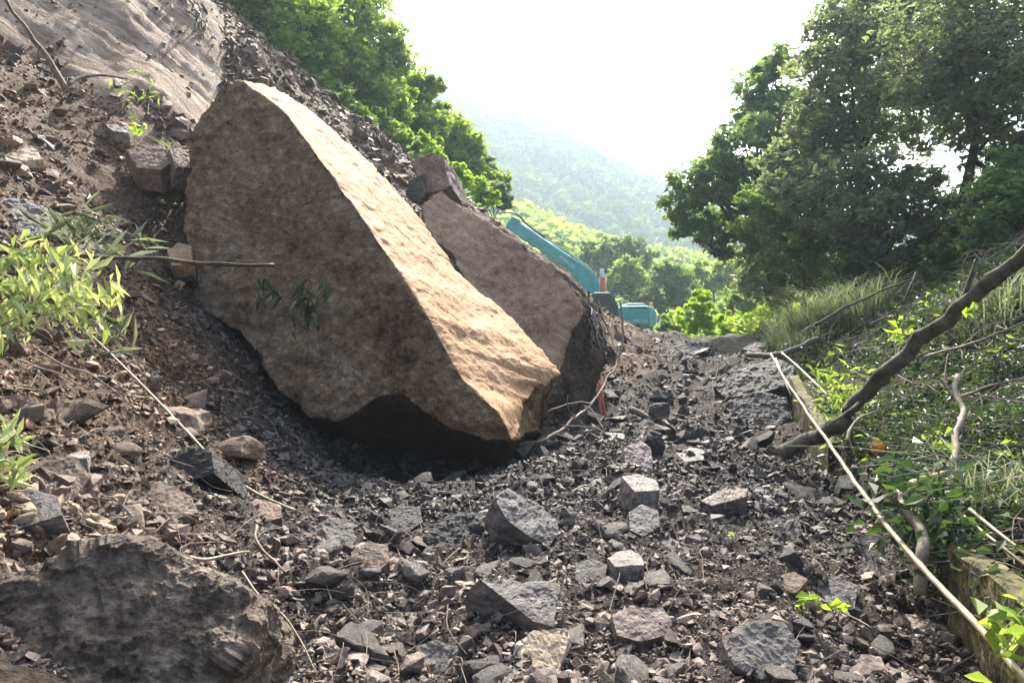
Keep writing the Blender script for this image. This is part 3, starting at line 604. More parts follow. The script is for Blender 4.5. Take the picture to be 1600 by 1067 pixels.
# ------------------------------------------------------------------ stones: templates
def stone_template(rnd, flat, n=13, rounded=False):
    pts = []; n += 4
    for _ in range(n):
        v = Vector((rnd.uniform(-1, 1), rnd.uniform(-1, 1), rnd.uniform(-1, 1)))
        if rounded: v.normalize()
        pts.append(Vector((v.x, v.y * rnd.uniform(.6, .9), v.z * flat)))
    bm = bmesh.new()
    for p in pts: bm.verts.new(p)
    r = bmesh.ops.convex_hull(bm, input=bm.verts)
    dead = list({e for e in r['geom_interior'] + r['geom_unused'] if isinstance(e, bmesh.types.BMVert)})
    bmesh.ops.delete(bm, geom=dead, context='VERTS'); bm.verts.index_update()
    return bm
def tmpl_arrays(bm):
    bm.verts.index_update()
    v = np.array([tuple(x.co) for x in bm.verts]); f = np.array([[q.index for q in fc.verts] for fc in bm.faces]); return v, f
rr = random.Random(5)
SMALL = []
for k in range(24):
    bm = stone_template(rr, rr.choice([.25, .35, .45, .6, .7]), rr.choice([9, 11, 14])); SMALL.append(tmpl_arrays(bm)); bm.free()
MID = []
for k in range(16):
    bm = stone_template(rr, rr.choice([.3, .4, .5, .65]), rr.choice([10, 13, 16])); bmesh.ops.recalc_face_normals(bm, faces=bm.faces); refine(bm, .62, 4); bm.normal_update()
    V = np.array([tuple(v.co) for v in bm.verts]); Nn = np.array([tuple(v.normal) for v in bm.verts]); V = V + Nn * (.11 * fbm(V * 1.9 + k, 2) + .04 * ridged(V * 4 + k, 2))[:, None]
    for v, c in zip(bm.verts, V): v.co = c
    MID.append(tmpl_arrays(bm)); bm.free()
def rot_mats(n, rng, tilt=.5):
    ax = rng.normal(size=(n, 3)) * [tilt, tilt, 0]; a = np.linalg.norm(ax, axis=1) + 1e-9; k = ax / a[:, None]
    K = np.zeros((n, 3, 3)); K[:, 0, 1] = -k[:, 2]; K[:, 0, 2] = k[:, 1]; K[:, 1, 0] = k[:, 2]; K[:, 1, 2] = -k[:, 0]; K[:, 2, 0] = -k[:, 1]; K[:, 2, 1] = k[:, 0]
    R1 = np.eye(3) + np.sin(a)[:, None, None] * K + (1 - np.cos(a))[:, None, None] * (K @ K)
    z = rng.uniform(0, 2 * PI, n); R2 = np.zeros((n, 3, 3)); R2[:, 0, 0] = R2[:, 1, 1] = np.cos(z); R2[:, 0, 1] = -np.sin(z); R2[:, 1, 0] = np.sin(z); R2[:, 2, 2] = 1
    return R1 @ R2
def scatter_pts(n, px0, px1, y0, y1, rng, power=1.0):
    """random ground points, thicker close by"""
    y = y0 * (y1 / y0) ** (rng.uniform(0, 1, n) ** power); px = rng.uniform(px0, px1, n)
    x = (px - 800) / F * y; return x, y
def debris_ok(x, y):
    """where the broken stone lies: left of the roadside wall, not on the bedrock, in front of the wood"""
    return (x < wall_x(y) + .1 - 20 * (y > 24)) & (bed_mask(x, y) < .4) & (y < 26)
def brownness(x, y):
    n1 = fbm(np.stack([x * .7, y * .7, x * 0], 1), 3)
    return np.maximum(smooth(-(x + .28 * y - 1.2) + n1 * 1.8, 1.2, 3.2), smooth(y, 13, 14.5) * smooth(-(x - .173 * y), -1, .5) * .8)
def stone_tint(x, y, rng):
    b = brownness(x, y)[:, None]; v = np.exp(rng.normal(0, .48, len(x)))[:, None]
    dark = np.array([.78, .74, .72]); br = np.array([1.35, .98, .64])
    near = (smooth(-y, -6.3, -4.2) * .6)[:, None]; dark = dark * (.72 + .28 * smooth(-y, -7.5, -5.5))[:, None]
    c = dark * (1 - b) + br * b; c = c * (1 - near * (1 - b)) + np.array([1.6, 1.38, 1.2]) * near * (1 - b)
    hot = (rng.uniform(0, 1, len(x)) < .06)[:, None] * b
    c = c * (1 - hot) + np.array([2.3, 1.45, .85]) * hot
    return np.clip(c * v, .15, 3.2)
def stone_mass(name, n, s0, s1, px0, px1, y0, y1, label, cat, seed, matl, alpha=2.2, sink=.25, tilt=.6, filt=None, tintf=stone_tint, TM=None):
    TM = TM or SMALL
    rng = np.random.default_rng(seed); x, y = scatter_pts(n, px0, px1, y0, y1, rng)
    ok = debris_ok(x, y) if filt is None else filt(x, y); x, y = x[ok], y[ok]; n = len(x)
    u = rng.uniform(0, 1, n); s = s0 * (1 - u * (1 - (s0 / s1) ** alpha)) ** (-1 / alpha)
    z = G(x, y) + s * sink * rng.uniform(-.6, 1.4, n)
    e = .08; nx = -(G(x + e, y, False) - G(x - e, y, False)) / (2 * e); ny = -(G(x, y + e, False) - G(x, y - e, False)) / (2 * e)
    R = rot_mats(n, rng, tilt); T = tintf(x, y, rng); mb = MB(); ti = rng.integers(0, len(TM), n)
    for k in range(len(TM)):
        m = np.where(ti == k)[0]
        if not len(m): continue
        v, f = TM[k]; V = np.einsum('nij,vj->nvi', R[m], v) * s[m][:, None, None]
        V[:, :, 2] -= V[:, :, 0] * (-nx[m])[:, None] * -1 * 0  # stones keep their own tilt
        V += np.stack([x[m], y[m], z[m]], 1)[:, None, :]
        Fc = f[None] + (np.arange(len(m)) * len(v))[:, None, None]
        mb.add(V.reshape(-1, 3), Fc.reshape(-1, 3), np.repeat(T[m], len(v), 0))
    me = mb.mesh(name); o = link(name, me, matl); tag(o, label, cat, kind='stuff'); return o
def patchy(th, sc=1.1, k=3):
    return lambda x, y: debris_ok(x, y) & (fbm(np.stack([x * sc, y * sc, x * 0 + k], 1), 3) > th)
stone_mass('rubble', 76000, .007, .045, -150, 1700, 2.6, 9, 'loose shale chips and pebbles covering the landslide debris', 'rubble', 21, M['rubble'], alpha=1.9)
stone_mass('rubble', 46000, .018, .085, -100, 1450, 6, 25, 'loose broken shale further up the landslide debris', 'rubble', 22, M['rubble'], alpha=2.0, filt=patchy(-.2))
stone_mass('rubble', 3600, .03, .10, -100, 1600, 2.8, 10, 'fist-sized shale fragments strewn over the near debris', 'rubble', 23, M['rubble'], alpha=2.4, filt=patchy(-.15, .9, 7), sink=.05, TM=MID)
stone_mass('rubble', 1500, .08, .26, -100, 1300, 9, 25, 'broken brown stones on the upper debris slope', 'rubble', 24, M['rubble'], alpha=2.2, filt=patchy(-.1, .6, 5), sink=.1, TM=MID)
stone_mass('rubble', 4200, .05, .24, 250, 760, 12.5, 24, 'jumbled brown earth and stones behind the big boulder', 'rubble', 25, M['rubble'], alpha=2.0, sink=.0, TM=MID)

stone_mass('rubble', 900, .03, .16, -150, 420, 10, 18, 'stones and soil lodged on the bare rock sheet', 'rubble', 26, M['rubble'], alpha=2.0, filt=lambda x, y: (bed_mask(x, y) > .2) & (fbm(np.stack([x, y, x * 0], 1), 2) > 0), TM=MID)
# ------------------------------------------------------------------ 300 loose stones, each its own object
def big_template(k, flat, rounded):
    r = random.Random(100 + k); bm = stone_template(r, flat, 12 + k % 4, rounded)
    bmesh.ops.recalc_face_normals(bm, faces=bm.faces); refine(bm, .34, 5)
    for _ in range(1): bmesh.ops.smooth_vert(bm, verts=bm.verts, factor=.4, use_axis_x=True, use_axis_y=True, use_axis_z=True)
    bm.normal_update(); V = np.array([tuple(v.co) for v in bm.verts]); Nn = np.array([tuple(v.normal) for v in bm.verts])
    V = V + Nn * (.10 * fbm(V * 1.6 + k, 3) + .05 * ridged(V * 3.5 + k, 2))[:, None]
    for v, c in zip(bm.verts, V): v.co = c
    me = bpy.data.meshes.new('loose_stone'); bm.to_mesh(me); bm.free()
    a = me.color_attributes.new('tint', 'FLOAT_COLOR', 'POINT'); a.data.foreach_set('color', np.ones(len(V) * 4, np.float32)); return me
classes = {
 'dark': ([(M['dark_rock'])], 'angular dark shale stone lying loose in the debris below the boulder', 'dark shale stones in the debris'),
 'grey': ([(M['grey_rock'])], 'angular grey stone lying loose on the near debris', 'grey stones on the near debris'),
 'brown': ([(M['brown_rock'])], 'brown broken stone lying on the soil slope left of the boulder', 'brown stones on the left slope'),
 'tan': ([(M['tan_stone'])], 'small tan stone heaped behind the very large dark rock', 'tan stones on the heap at lower left'),
}
tm = {}
for ci, (k, (mts, _, _)) in enumerate(classes.items()):
    for j in range(5):
        me = big_template(ci * 5 + j, [.3, .4, .55, .45, .65][j], k == 'tan'); me.materials.append(mts[0]); tm[(k, j)] = me
rng = np.random.default_rng(77)
def loose(k, x, y, s, sink=.1):
    j = int(rng.integers(0, 5)); o = bpy.data.objects.new('loose_stone', tm[(k, j)]); COL.objects.link(o)
    o.location = (x, y, g(x, y) + s * sink); o.scale = (s, s * rng.uniform(.7, 1.1), s * rng.uniform(.8, 1.2))
    o.rotation_euler = (rng.normal(0, .35), rng.normal(0, .35), rng.uniform(0, 6.28))
    tag(o, classes[k][1], 'stone', classes[k][2])
def place_loose(k, n, px0, px1, y0, y1, s0, s1, filt):
    c = 0; tries = 0
    while c < n and tries < n * 40:
        tries += 1; y = y0 * (y1 / y0) ** rng.uniform(); x = (rng.uniform(px0, px1) - 800) / F * y
        if not filt(x, y) or not debris_ok(np.array([x]), np.array([y]))[0]: continue
        s = s0 * (s1 / s0) ** (rng.uniform() ** 1.8)
        if any((x - a) ** 2 + (y - b) ** 2 < (.6 * r_ + s) ** 2 for a, b, r_ in HR): continue
        loose(k, x, y, s); c += 1
br = lambda x, y: brownness(np.array([x]), np.array([y]))[0]
place_loose('grey', 105, 480, 1500, 3.4, 6.4, .05, .17, lambda x, y: br(x, y) < .5)
place_loose('dark', 95, 380, 1320, 6.2, 16, .09, .30, lambda x, y: br(x, y) < .5)
place_loose('brown', 66, -20, 520, 4.2, 13, .08, .30, lambda x, y: br(x, y) > .5)
for i in range(34):
    px = rng.uniform(-10, 235); py = rng.uniform(790, 868 - .12 * px); q = ground_hit(px, py)
    loose('tan', q.x, q.y, rng.uniform(.03, .07), .3)

# ------------------------------------------------------------------ low roadside wall with moss
def concrete_mat():
    m, n = newmat('mossy_concrete'); ln = n.links.new
    out = N(n, 'ShaderNodeOutputMaterial'); b = N(n, 'ShaderNodeBsdfPrincipled', Roughness=.85); ln(b.outputs[0], out.inputs[0])
    tc = N(n, 'ShaderNodeTexCoord'); a = N(n, 'ShaderNodeTexNoise', Scale=5.0, Detail=8.0, Roughness=.7); ln(tc.outputs['Object'], a.inputs[0])
    c = N(n, 'ShaderNodeTexNoise', Scale=30.0, Detail=6.0); ln(tc.outputs['Object'], c.inputs[0])
    r = ramp(n, [(.38, (.022, .02, .01)), (.48, (.075, .065, .018)), (.58, (.14, .12, .035)), (.68, (.26, .24, .17))]); ln(a.outputs[0], r.inputs[0])
    mr = N(n, 'ShaderNodeMapRange'); mr.inputs[3].default_value = .5; mr.inputs[4].default_value = 1.4; ln(c.outputs[0], mr.inputs[0])
    q = N(n, 'ShaderNodeVectorMath', operation='SCALE'); ln(r.outputs[0], q.inputs[0]); ln(mr.outputs[0], q.inputs['Scale']); ln(q.outputs[0], b.inputs['Base Color'])
    bp = N(n, 'ShaderNodeBump', Strength=.7, Distance=.02); ln(c.outputs[0], bp.inputs['Height']); ln(bp.outputs[0], b.inputs['Normal'])
    return m
M['moss'] = concrete_mat()
def wall_piece(y0, y1, label, h=.5, th=.16, top=None):
    bm = bmesh.new(); ys = np.linspace(y0, y1, max(3, int((y1 - y0) / .06))); rows = []
    for y in ys:
        x = float(wall_x(y)); zt = (-1.44 + .0 * y if y < 5 else float(Gbase(x + .25, y)[0]) + .08) + .02 * math.sin(y * 5)
        prof = [(x, zt - h), (x, zt - .02), (x + .02, zt), (x + th - .02, zt), (x + th, zt - .02), (x + th, zt - h)]
        rows.append([bm.verts.new((a, y, b)) for a, b in prof])
    for r0, r1 in zip(rows, rows[1:]):
        for i in range(5): bm.faces.new((r0[i], r0[i + 1], r1[i + 1], r1[i]))
    bm.faces.new(rows[0]); bm.faces.new(rows[-1][::-1])
    bmesh.ops.triangulate(bm, faces=bm.faces)
    V2, _ = rough_rock(bm, .09, 0, [('f', 4, .02), ('f', 14, .008)])
    me = bpy.data.meshes.new('roadside_wall'); bm.to_mesh(me); bm.free(); c = (V2.min(0) + V2.max(0)) / 2; c[2] = V2[:, 2].min()
    me.transform(Matrix.Translation(-Vector(c))); o = link('roadside_wall', me, M['moss'], None, Vector(c)); tag(o, label, 'wall')
wall_piece(3.0, 4.75, 'low concrete roadside wall covered in yellow-green moss, lower right corner', .75)
wall_piece(8.4, 12.0, 'mossy end of the low concrete wall beside the foot of the leaning trunk', .75)

# ------------------------------------------------------------------ leaves and trees
LM = {
 'dark': leaf_mat('leaf_dark', (.07, .095, .07), (.32, .36, .24), .55, .4, spec=.8),
 'mid': leaf_mat('leaf_mid', (.06, .11, .045), (.24, .33, .12), .5, .4, spec=.6),
 'bright': leaf_mat('leaf_bright', (.12, .19, .04), (.40, .48, .12), .55, .45),
 'lime': leaf_mat('leaf_lime', (.24, .36, .04), (.46, .58, .10), .55, .45),
 'fresh': leaf_mat('leaf_fresh', (.24, .33, .12), (.74, .76, .46), .33, .35, tcol=(1.05, 1.1, .5)),
 'hillfar': leaf_mat('leaf_hill', (.04, .09, .03), (.14, .21, .06), .3, .6),
 'straw': leaf_mat('dry_blade', (.07, .11, .055), (.40, .44, .30), .3, .55, tcol=(1.2, 1.2, .8)),
 'litter': leaf_mat('fallen_leaf', (.05, .045, .03), (.22, .21, .16), .15, .4, spec=.6),
 'under': leaf_mat('undergrowth_leaf', (.03, .055, .02), (.10, .15, .06), .35, .4, spec=.5),
}
M['bark'] = wood_mat('bark', (.035, .028, .02), (.10, .082, .06), .85)
M['bark_pale'] = wood_mat('pale_bark', (.08, .07, .055), (.20, .175, .14), .8)  # paler bark for the broken log and branch
M['trunk'] = wood_mat('leaning_bark', (.04, .035, .024), (.15, .14, .10), .85, 9, 1.0)
M['cane'] = wood_mat('cane', (.20, .17, .09), (.40, .36, .22), .45, 8, .15)
M['stick'] = wood_mat('stick', (.14, .11, .08), (.32, .26, .20), .7)
M['dark_stick'] = wood_mat('wet_stick', (.035, .027, .022), (.10, .078, .06), .5)
M['root'] = wood_mat('bare_root', (.20, .165, .135), (.42, .37, .32), .7)
M['vine'] = wood_mat('vine', (.17, .14, .09), (.36, .31, .22), .7)

def leaves(mb, C, size, rng, up=.5, aspect=.45, droop=None, tint=None):
    """leaf quads with a folded midrib at centres C"""
    n = len(C)
    d = rng.normal(size=(n, 3)); d[:, 2] = d[:, 2] * .5 - (droop or 0); d /= np.linalg.norm(d, axis=1)[:, None]
    nn = rng.normal(size=(n, 3)) * (1 - up) + np.array([0, 0, 1.0]) * up
    s = np.cross(d, nn); s /= np.linalg.norm(s, axis=1)[:, None] + 1e-9; nn = np.cross(s, d)
    L = size * rng.uniform(.45, 1.7, n) if np.ndim(size) == 0 else size
    L = L[:, None]; W = L * aspect
    a = C - d * L * .5; t = C + d * L * .5 - nn * L * .12; l = C + s * W * .5 + nn * W * .18 - d * L * .05; r = C - s * W * .5 + nn * W * .18 - d * L * .05
    V = np.stack([a, l, t, r], 1).reshape(-1, 3); i = np.arange(n)[:, None] * 4
    f = np.concatenate([i + [0, 1, 2], i + [0, 2, 3]], 0)[:, :]
    tt = rng.uniform(0, 1, n) if tint is None else tint
    mb.add(V, f, np.repeat(tt, 4))
def blob_leaves(mb, c, r, n, size, rng, squash=.8, subs=None, up=.5, aspect=.45):
    """leaf clumps on and inside an uneven blob; gaps stay between the clumps"""
    n = int(n * 1.3); size = size * .78; r = r * 1.08
    subs = subs or max(12, int(n / 60))
    u = rng.normal(size=(subs, 3)); u /= np.linalg.norm(u, axis=1)[:, None]
    sc = u * r * (rng.uniform(.1, 1.0, subs)[:, None] ** .5); sr = r * rng.uniform(.09, .30, subs)
    k = rng.integers(0, subs, n); p = rng.normal(size=(n, 3)) * .62
    C = sc[k] + p * sr[k][:, None] * np.array([1, 1, .8]); C[:, 2] *= squash
    base = rng.uniform(.0, 1, subs)
    leaves(mb, C + np.asarray(c), size, rng, up, aspect, tint=np.clip(.55 * base[k] + .45 * rng.uniform(0, 1, n), 0, 1))
    return sc * np.array([1, 1, squash]) + np.asarray(c)
def tree(base, blobs, n, size, lm, label, group=None, trunk_r=.14, lean=.3, seed=0, up=.35, aspect=.5, squash=.92, name='tree', cat='tree', bark='bark', limbs=True):
    """base (x,y,z); blobs [(point, radius)]: trunk with limbs to every blob, and a crown of leaf clumps"""
    rng = np.random.default_rng(seed + 400); b = Vector(base); root = empty(name, b, label, cat, group)
    tot = sum(r ** 2 for _, r in blobs); mb = MB(); tb = MB()
    cen = sum((Vector(p) for p, _ in blobs), Vector()) / len(blobs)
    top = Vector((cen.x, cen.y, cen.z)); mid = b.lerp(top, .5) + Vector((rng.normal() * lean, rng.normal() * lean, 0))
    trunk_r *= .6
    tube(tb, [b - Vector((0, 0, .3)), b.lerp(mid, .5) + Vector((rng.normal() * .1, 0, 0)), mid, top], trunk_r * 1.3, trunk_r * .35, 8, wob=.05)
    for p, r in blobs:
        sc = blob_leaves(mb, p, r, max(60, int(n * r * r / tot)), size, rng, squash, up=up, aspect=aspect)
        if limbs:
            s = mid.lerp(top, rng.uniform(0, .6)); p = Vector(p)
            tube(tb, [s, s.lerp(p, .5) + Vector((rng.normal() * .2, rng.normal() * .2, .1)), p], trunk_r * .45, trunk_r * .12, 6, wob=.06)
            for q in sc[:5]:
                q = Vector(q); tube(tb, [p, p.lerp(q, .6) + Vector((0, 0, .05 * r)), q], trunk_r * .14, trunk_r * .04, 4, 3)
    tb.build('trunk', M[bark], root, True)
    mb.build('crown', LM[lm], root); return root
def pxtree(base_px, Y, blobs, n, size, lm, label, **kw):
    if kw.get('group') == 'trees on the right bank': n = int(n * .72)
    """blobs [(px, py, r_px, dY)] are turned into points and radii in metres at their own distances"""
    bx = P(base_px[0], base_px[1], Y); z = g(bx.x, bx.y)
    B = [(tuple(P(a, b_, Y + d)), r * (Y + d) / F) for a, b_, r, d in blobs]
    return tree((bx.x, bx.y, min(z, min(p[2] for p, _ in B) - .3)), B, n, size, lm, label, **kw)

# the wood on the right bank
grp = 'trees on the right bank'
pxtree((1230, 520), 24, [(1215, 105, 42, 0), (1190, 165, 50, 1), (1225, 200, 55, 0), (1165, 235, 50, -1), (1120, 275, 45, 0), (1185, 290, 60, 1), (1080, 300, 42, 0), (1130, 345, 45, 1), (1240, 290, 55, 0), (1200, 370, 45, -1), (1075, 345, 30, 0), (1110, 385, 32, 0)],
       26000, .26, 'mid', 'tall flat topped tree, first dark tree right of the open sky', trunk_r=.28, seed=1, group=grp)
pxtree((1340, 470), 19, [(1330, 60, 75, 0), (1290, 120, 60, 1), (1400, 80, 80, -1), (1330, 170, 70, 0), (1265, 215, 60, 0), (1420, 180, 70, 1), (1250, 270, 62, 0), (1300, 300, 70, -1), (1385, 15, 70, 0)],
       28000, .19, 'dark', 'big dark tree rising behind the flat topped tree, with sky showing through', trunk_r=.25, seed=2, group=grp)
pxtree((1480, 430), 15, [(1480, 40, 95, 0), (1560, 90, 90, -1), (1500, 140, 80, 0), (1590, 190, 90, 0), (1440, 110, 60, 1), (1580, 20, 90, 0), (1620, 280, 80, 0)],
       30000, .15, 'dark', 'largest tree, filling the upper right corner with dark leaves', trunk_r=.24, seed=3, group=grp)
pxtree((1250, 500), 20, [(1235, 330, 55, 0), (1280, 350, 60, 0), (1230, 390, 45, -1), (1290, 400, 50, 0), (1180, 330, 38, 0)],
       12000, .17, 'mid', 'leafy tree in the middle of the right bank below the gap in the crowns', trunk_r=.14, seed=4, group=grp)
pxtree((1400, 450), 17, [(1385, 290, 60, 0), (1350, 340, 55, 0), (1440, 320, 60, 0), (1400, 370, 55, 0), (1480, 360, 55, 0)],
       12000, .16, 'dark', 'low dark tree right under the sky gap in the crowns', trunk_r=.13, seed=5, group=grp)
pxtree((1560, 400), 13, [(1545, 330, 50, 0), (1600, 360, 60, 0), (1520, 390, 40, 0), (1590, 270, 50, 0)],
       9000, .13, 'mid', 'young tree at the right edge just above the top of the leaning trunk', trunk_r=.10, seed=6, group=grp)
pxtree((1210, 480), 30, [(1195, 410, 42, 0), (1160, 390, 32, 0), (1215, 450, 36, 0), (1175, 450, 30, 0)],
       5000, .25, 'dark', 'small dark tree under the flat topped tree, right of the bright green bush', trunk_r=.14, seed=7, group=grp)
for i, (bp, Y, bl, n, lb) in enumerate([
    ((1270, 500), 22, [(1250, 430, 36, 0), (1290, 440, 40, 0), (1225, 460, 30, 0), (1310, 410, 36, 0)], 6000, 'low bush under the leafy tree, behind the pampas grass'),
    ((1380, 470), 17, [(1370, 420, 42, 0), (1420, 420, 42, 0), (1345, 400, 36, 0), (1460, 400, 40, 0)], 7000, 'low bush under the gap in the crowns, at the top of the bank'),
    ((1520, 430), 13.5, [(1500, 390, 40, 0), (1550, 380, 45, 0), (1600, 350, 50, 0), (1470, 410, 30, 0)], 7000, 'low bush under the corner tree, above the leaning trunk')]):
    pxtree(bp, Y, bl, n, .14, 'under', lb, trunk_r=.06, seed=80 + i, group='bushes under the trees of the right bank', name='bush', cat='bush')
# the wood on the left hillside
grp = 'trees on the left hillside above the debris'
pxtree((420, 190), 22, [(400, 20, 75, 0), (470, 60, 75, 0), (390, 90, 60, 1), (440, 130, 60, 0), (340, 20, 55, 0), (480, 150, 45, 0)],
       24000, .22, 'bright', 'dense tree over the bare rock sheet, above the boulder peak', trunk_r=.22, seed=11, group=grp)
pxtree((520, 210), 25, [(530, 20, 70, 0), (570, 70, 60, 0), (500, 100, 60, 0), (560, 140, 60, -1), (600, 100, 42, 0), (610, 160, 45, 0)],
       20000, .24, 'bright', 'tall bushy tree on the left hillside, meeting the sky near the top', trunk_r=.22, seed=12, group=grp)
pxtree((640, 260), 28, [(640, 145, 42, 0), (615, 190, 48, 0), (668, 190, 42, 0), (680, 130, 20, 0), (650, 235, 42, 0), (590, 190, 35, 0)],
       12000, .25, 'bright', 'sunlit tree halfway down the left hillside, small tuft against the sky', trunk_r=.16, seed=13, group=grp)
pxtree((710, 300), 30, [(700, 215, 40, 0), (690, 255, 38, 0), (730, 255, 38, 0), (740, 215, 14, 0), (760, 290, 32, 0), (725, 285, 30, 0)],
       10000, .25, 'bright', 'yellow-green tree low on the left hillside above the perched block', trunk_r=.14, seed=14, group=grp)
pxtree((770, 330), 27, [(775, 300, 22, 0), (755, 315, 20, 0), (785, 320, 16, 0)],
       2600, .18, 'dark', 'small dark shrub at the lower end of the left hillside wood', trunk_r=.06, seed=15, group=grp, name='shrub', cat='shrub')
pxtree((330, 100), 26, [(300, -60, 90, 0), (380, -60, 90, 0), (470, -50, 90, 0), (550, -40, 60, 1)],
       16000, .27, 'mid', 'dark tree highest on the left hillside, cut by the picture top', trunk_r=.25, seed=16, group=grp)
for i, (px, py, Y, r, lm, lb) in enumerate([
    (520, 165, 20.5, 34, 'mid', 'bush on the debris edge just right of the boulder peak'),
    (590, 205, 22, 30, 'bright', 'bright bush on the debris edge halfway down the left hillside'),
    (655, 240, 23, 26, 'lime', 'yellowish bush on the debris edge left of the perched block'),
    (715, 285, 24, 24, 'lime', 'yellowish bush just above the perched block'),
    (560, 190, 21, 22, 'lime', 'small lime bush on the debris edge above the middle of the boulder'),
    (625, 225, 22.5, 22, 'bright', 'small green bush on the debris edge, second up from the perched block'),
    (685, 265, 23.5, 20, 'bright', 'small green bush on the debris edge directly left of the perched block'),
    (750, 305, 24.5, 22, 'lime', 'lowest lime bush of the left hillside, right of the perched block')]):
    pxtree((px, py + r), Y, [(px - r * .5, py, r * .8, 0), (px + r * .5, py + 4, r * .8, 0), (px, py - r * .6, r * .7, 0)], 3200, .16, lm, lb, trunk_r=.05, seed=20 + i, name='bush', cat='bush', group='bushes along the debris edge')

# trees and bushes where the road leads away
grp = 'trees in the valley beyond the excavator'
for i, (bp, Y, bl, n, sz, lm, lb) in enumerate([
    ((970, 480), 75, [(965, 392, 28, 0), (930, 405, 24, 0), (1000, 400, 24, 0), (950, 430, 28, 0), (985, 430, 26, 0), (915, 385, 16, 0)], 9000, .5, 'mid', 'round crowned tree directly behind the excavator'),
    ((1000, 490), 62, [(985, 420, 22, 0), (1005, 440, 20, 0), (965, 445, 20, 0), (985, 462, 20, 0)], 5000, .4, 'bright', 'lighter green tree right behind the excavator counterweight'),
    ((1045, 490), 58, [(1045, 435, 28, 0), (1020, 460, 24, 0), (1068, 450, 24, 0), (1050, 478, 24, 0)], 6000, .38, 'mid', 'grey-green tree between the excavator and the bright green bush'),
    ((1105, 470), 66, [(1105, 425, 26, 0), (1130, 445, 26, 0), (1080, 440, 22, 0), (1140, 420, 20, 0)], 5000, .42, 'bright', 'soft green tree behind the bright green bush'),
    ((905, 470), 90, [(880, 400, 24, 0), (905, 430, 24, 0), (860, 385, 20, 0)], 4500, .55, 'bright', 'pale tree seen over the excavator boom'),
    ((1160, 470), 45, [(1150, 470, 26, 0), (1185, 480, 22, 0), (1165, 445, 20, 0)], 4000, .3, 'bright', 'green tree between the bright bush and the dark bank trees')]):
    pxtree(bp, Y, bl, n, sz, lm, lb, trunk_r=.2, seed=40 + i, group=grp)
grp = 'bushes at the far end of the debris'
for i, (bp, Y, bl, n, sz, lm, lb) in enumerate([
    ((1095, 530), 30, [(1090, 470, 17, 0), (1080, 495, 20, 0), (1105, 490, 20, 0), (1095, 515, 22, 0)], 3600, .2, 'lime', 'brightest yellow-green bush at the far end of the debris'),
    ((1060, 525), 34, [(1045, 505, 18, 0), (1062, 515, 15, 0)], 1800, .2, 'bright', 'green bush just right of the excavator counterweight'),
    ((1140, 535), 28, [(1135, 505, 22, 0), (1165, 510, 22, 0), (1150, 522, 18, 0), (1190, 520, 14, 0)], 3200, .18, 'lime', 'spreading yellow-green bush left of the pampas grass'),
    ((1075, 540), 26, [(1070, 530, 12, 0), (1090, 534, 12, 0), (1110, 536, 12, 0), (1130, 536, 10, 0)], 1600, .12, 'lime', 'low yellow-green weeds on the crest under the brightest bush')]):
    pxtree(bp, Y, bl, n, sz, lm, lb, trunk_r=.05, seed=60 + i, group=grp, name='bush', cat='bush')

# ------------------------------------------------------------------ wooded hills far off
def hill(name, ridge, Y0, depth, seed, crown, nblob, lm, label):
    """ridge [(px, py)] seen at distance Y0; the slope falls towards the camera"""
    ridge = sorted(ridge); px = np.array([r[0] for r in ridge]); py = np.array([r[1] for r in ridge])
    xs = (px - 800) / F * Y0; zs = np.array([P(a, b, Y0).z for a, b in ridge])
    rng = np.random.default_rng(seed)
    def H(x, y):
        t = (y - (Y0 - depth)) / depth; top = np.interp(x * Y0 / np.maximum(y, 1) * .6 + x * .4, xs, zs)
        q = np.stack([x, y, x * 0], 1)
        return -6 + (top + 6) * smooth(t, 0, 1.0) * (1 - .8 * smooth(t, 1.02, 2.0)) + crown * 1.5 * ridged(q / (crown * 9), 3) * smooth(t, 0, .5) - crown * 1.2
    gx = np.linspace(xs[0], xs[-1], 160); gy = np.linspace(Y0 - depth, Y0 + depth, 120); X, Y = np.meshgrid(gx, gy)
    z = H(X.ravel(), Y.ravel()); i = np.arange(119)[:, None] * 160; j = np.arange(159)[None, :]
    f = np.stack([i + j, i + j + 1, i + 160 + j + 1, i + 160 + j], -1).reshape(-1, 4); mb = MB(); mb.add(np.stack([X.ravel(), Y.ravel(), z], 1), f)
    o = mb.build('hill', M['hillsoil'], None, True); tag(o, kind='structure')
    x = rng.uniform(xs[0], xs[-1], nblob); y = rng.uniform(Y0 - depth, Y0 + depth * .35, nblob); z = H(x, y)
    mb = MB(); k = 26; C = np.stack([x, y, z], 1)
    u = rng.normal(size=(nblob, k, 3)); u /= np.linalg.norm(u, axis=2)[..., None]; u[..., 2] = np.abs(u[..., 2]) * 1.0
    rr_ = crown * rng.uniform(.6, 1.25, nblob)
    pts = C[:, None, :] + u * rr_[:, None, None] * rng.uniform(.7, 1.05, (nblob, k, 1))
    tint = np.clip(rng.uniform(0, 1, nblob)[:, None] * .8 + rng.uniform(0, .2, (nblob, k)), 0, 1)
    leaves(mb, pts.reshape(-1, 3), crown * .75, rng, up=.6, aspect=.85, tint=tint.ravel())
    o = mb.build('distant_woods', LM[lm]); tag(o, label, 'woods', kind='stuff')
M['hillsoil'] = plain('hill_soil', (.035, .055, .02), .9)
hill('hill', [(300, 30), (560, 110), (700, 172), (760, 188), (850, 214), (900, 238), (950, 264), (1000, 290), (1050, 315), (1150, 350), (1400, 380), (1900, 390)], 420, 230, 5, 5.0, 9000, 'hillfar', 'hazy wooded mountainside falling to the right behind the valley')
hill('hill', [(560, 180), (700, 290), (790, 335), (850, 352), (900, 372), (960, 395), (1040, 410), (1200, 430), (1500, 420)], 170, 90, 6, 2.6, 6000, 'bright', 'lighter green wooded foothill in front of the hazy mountainside')

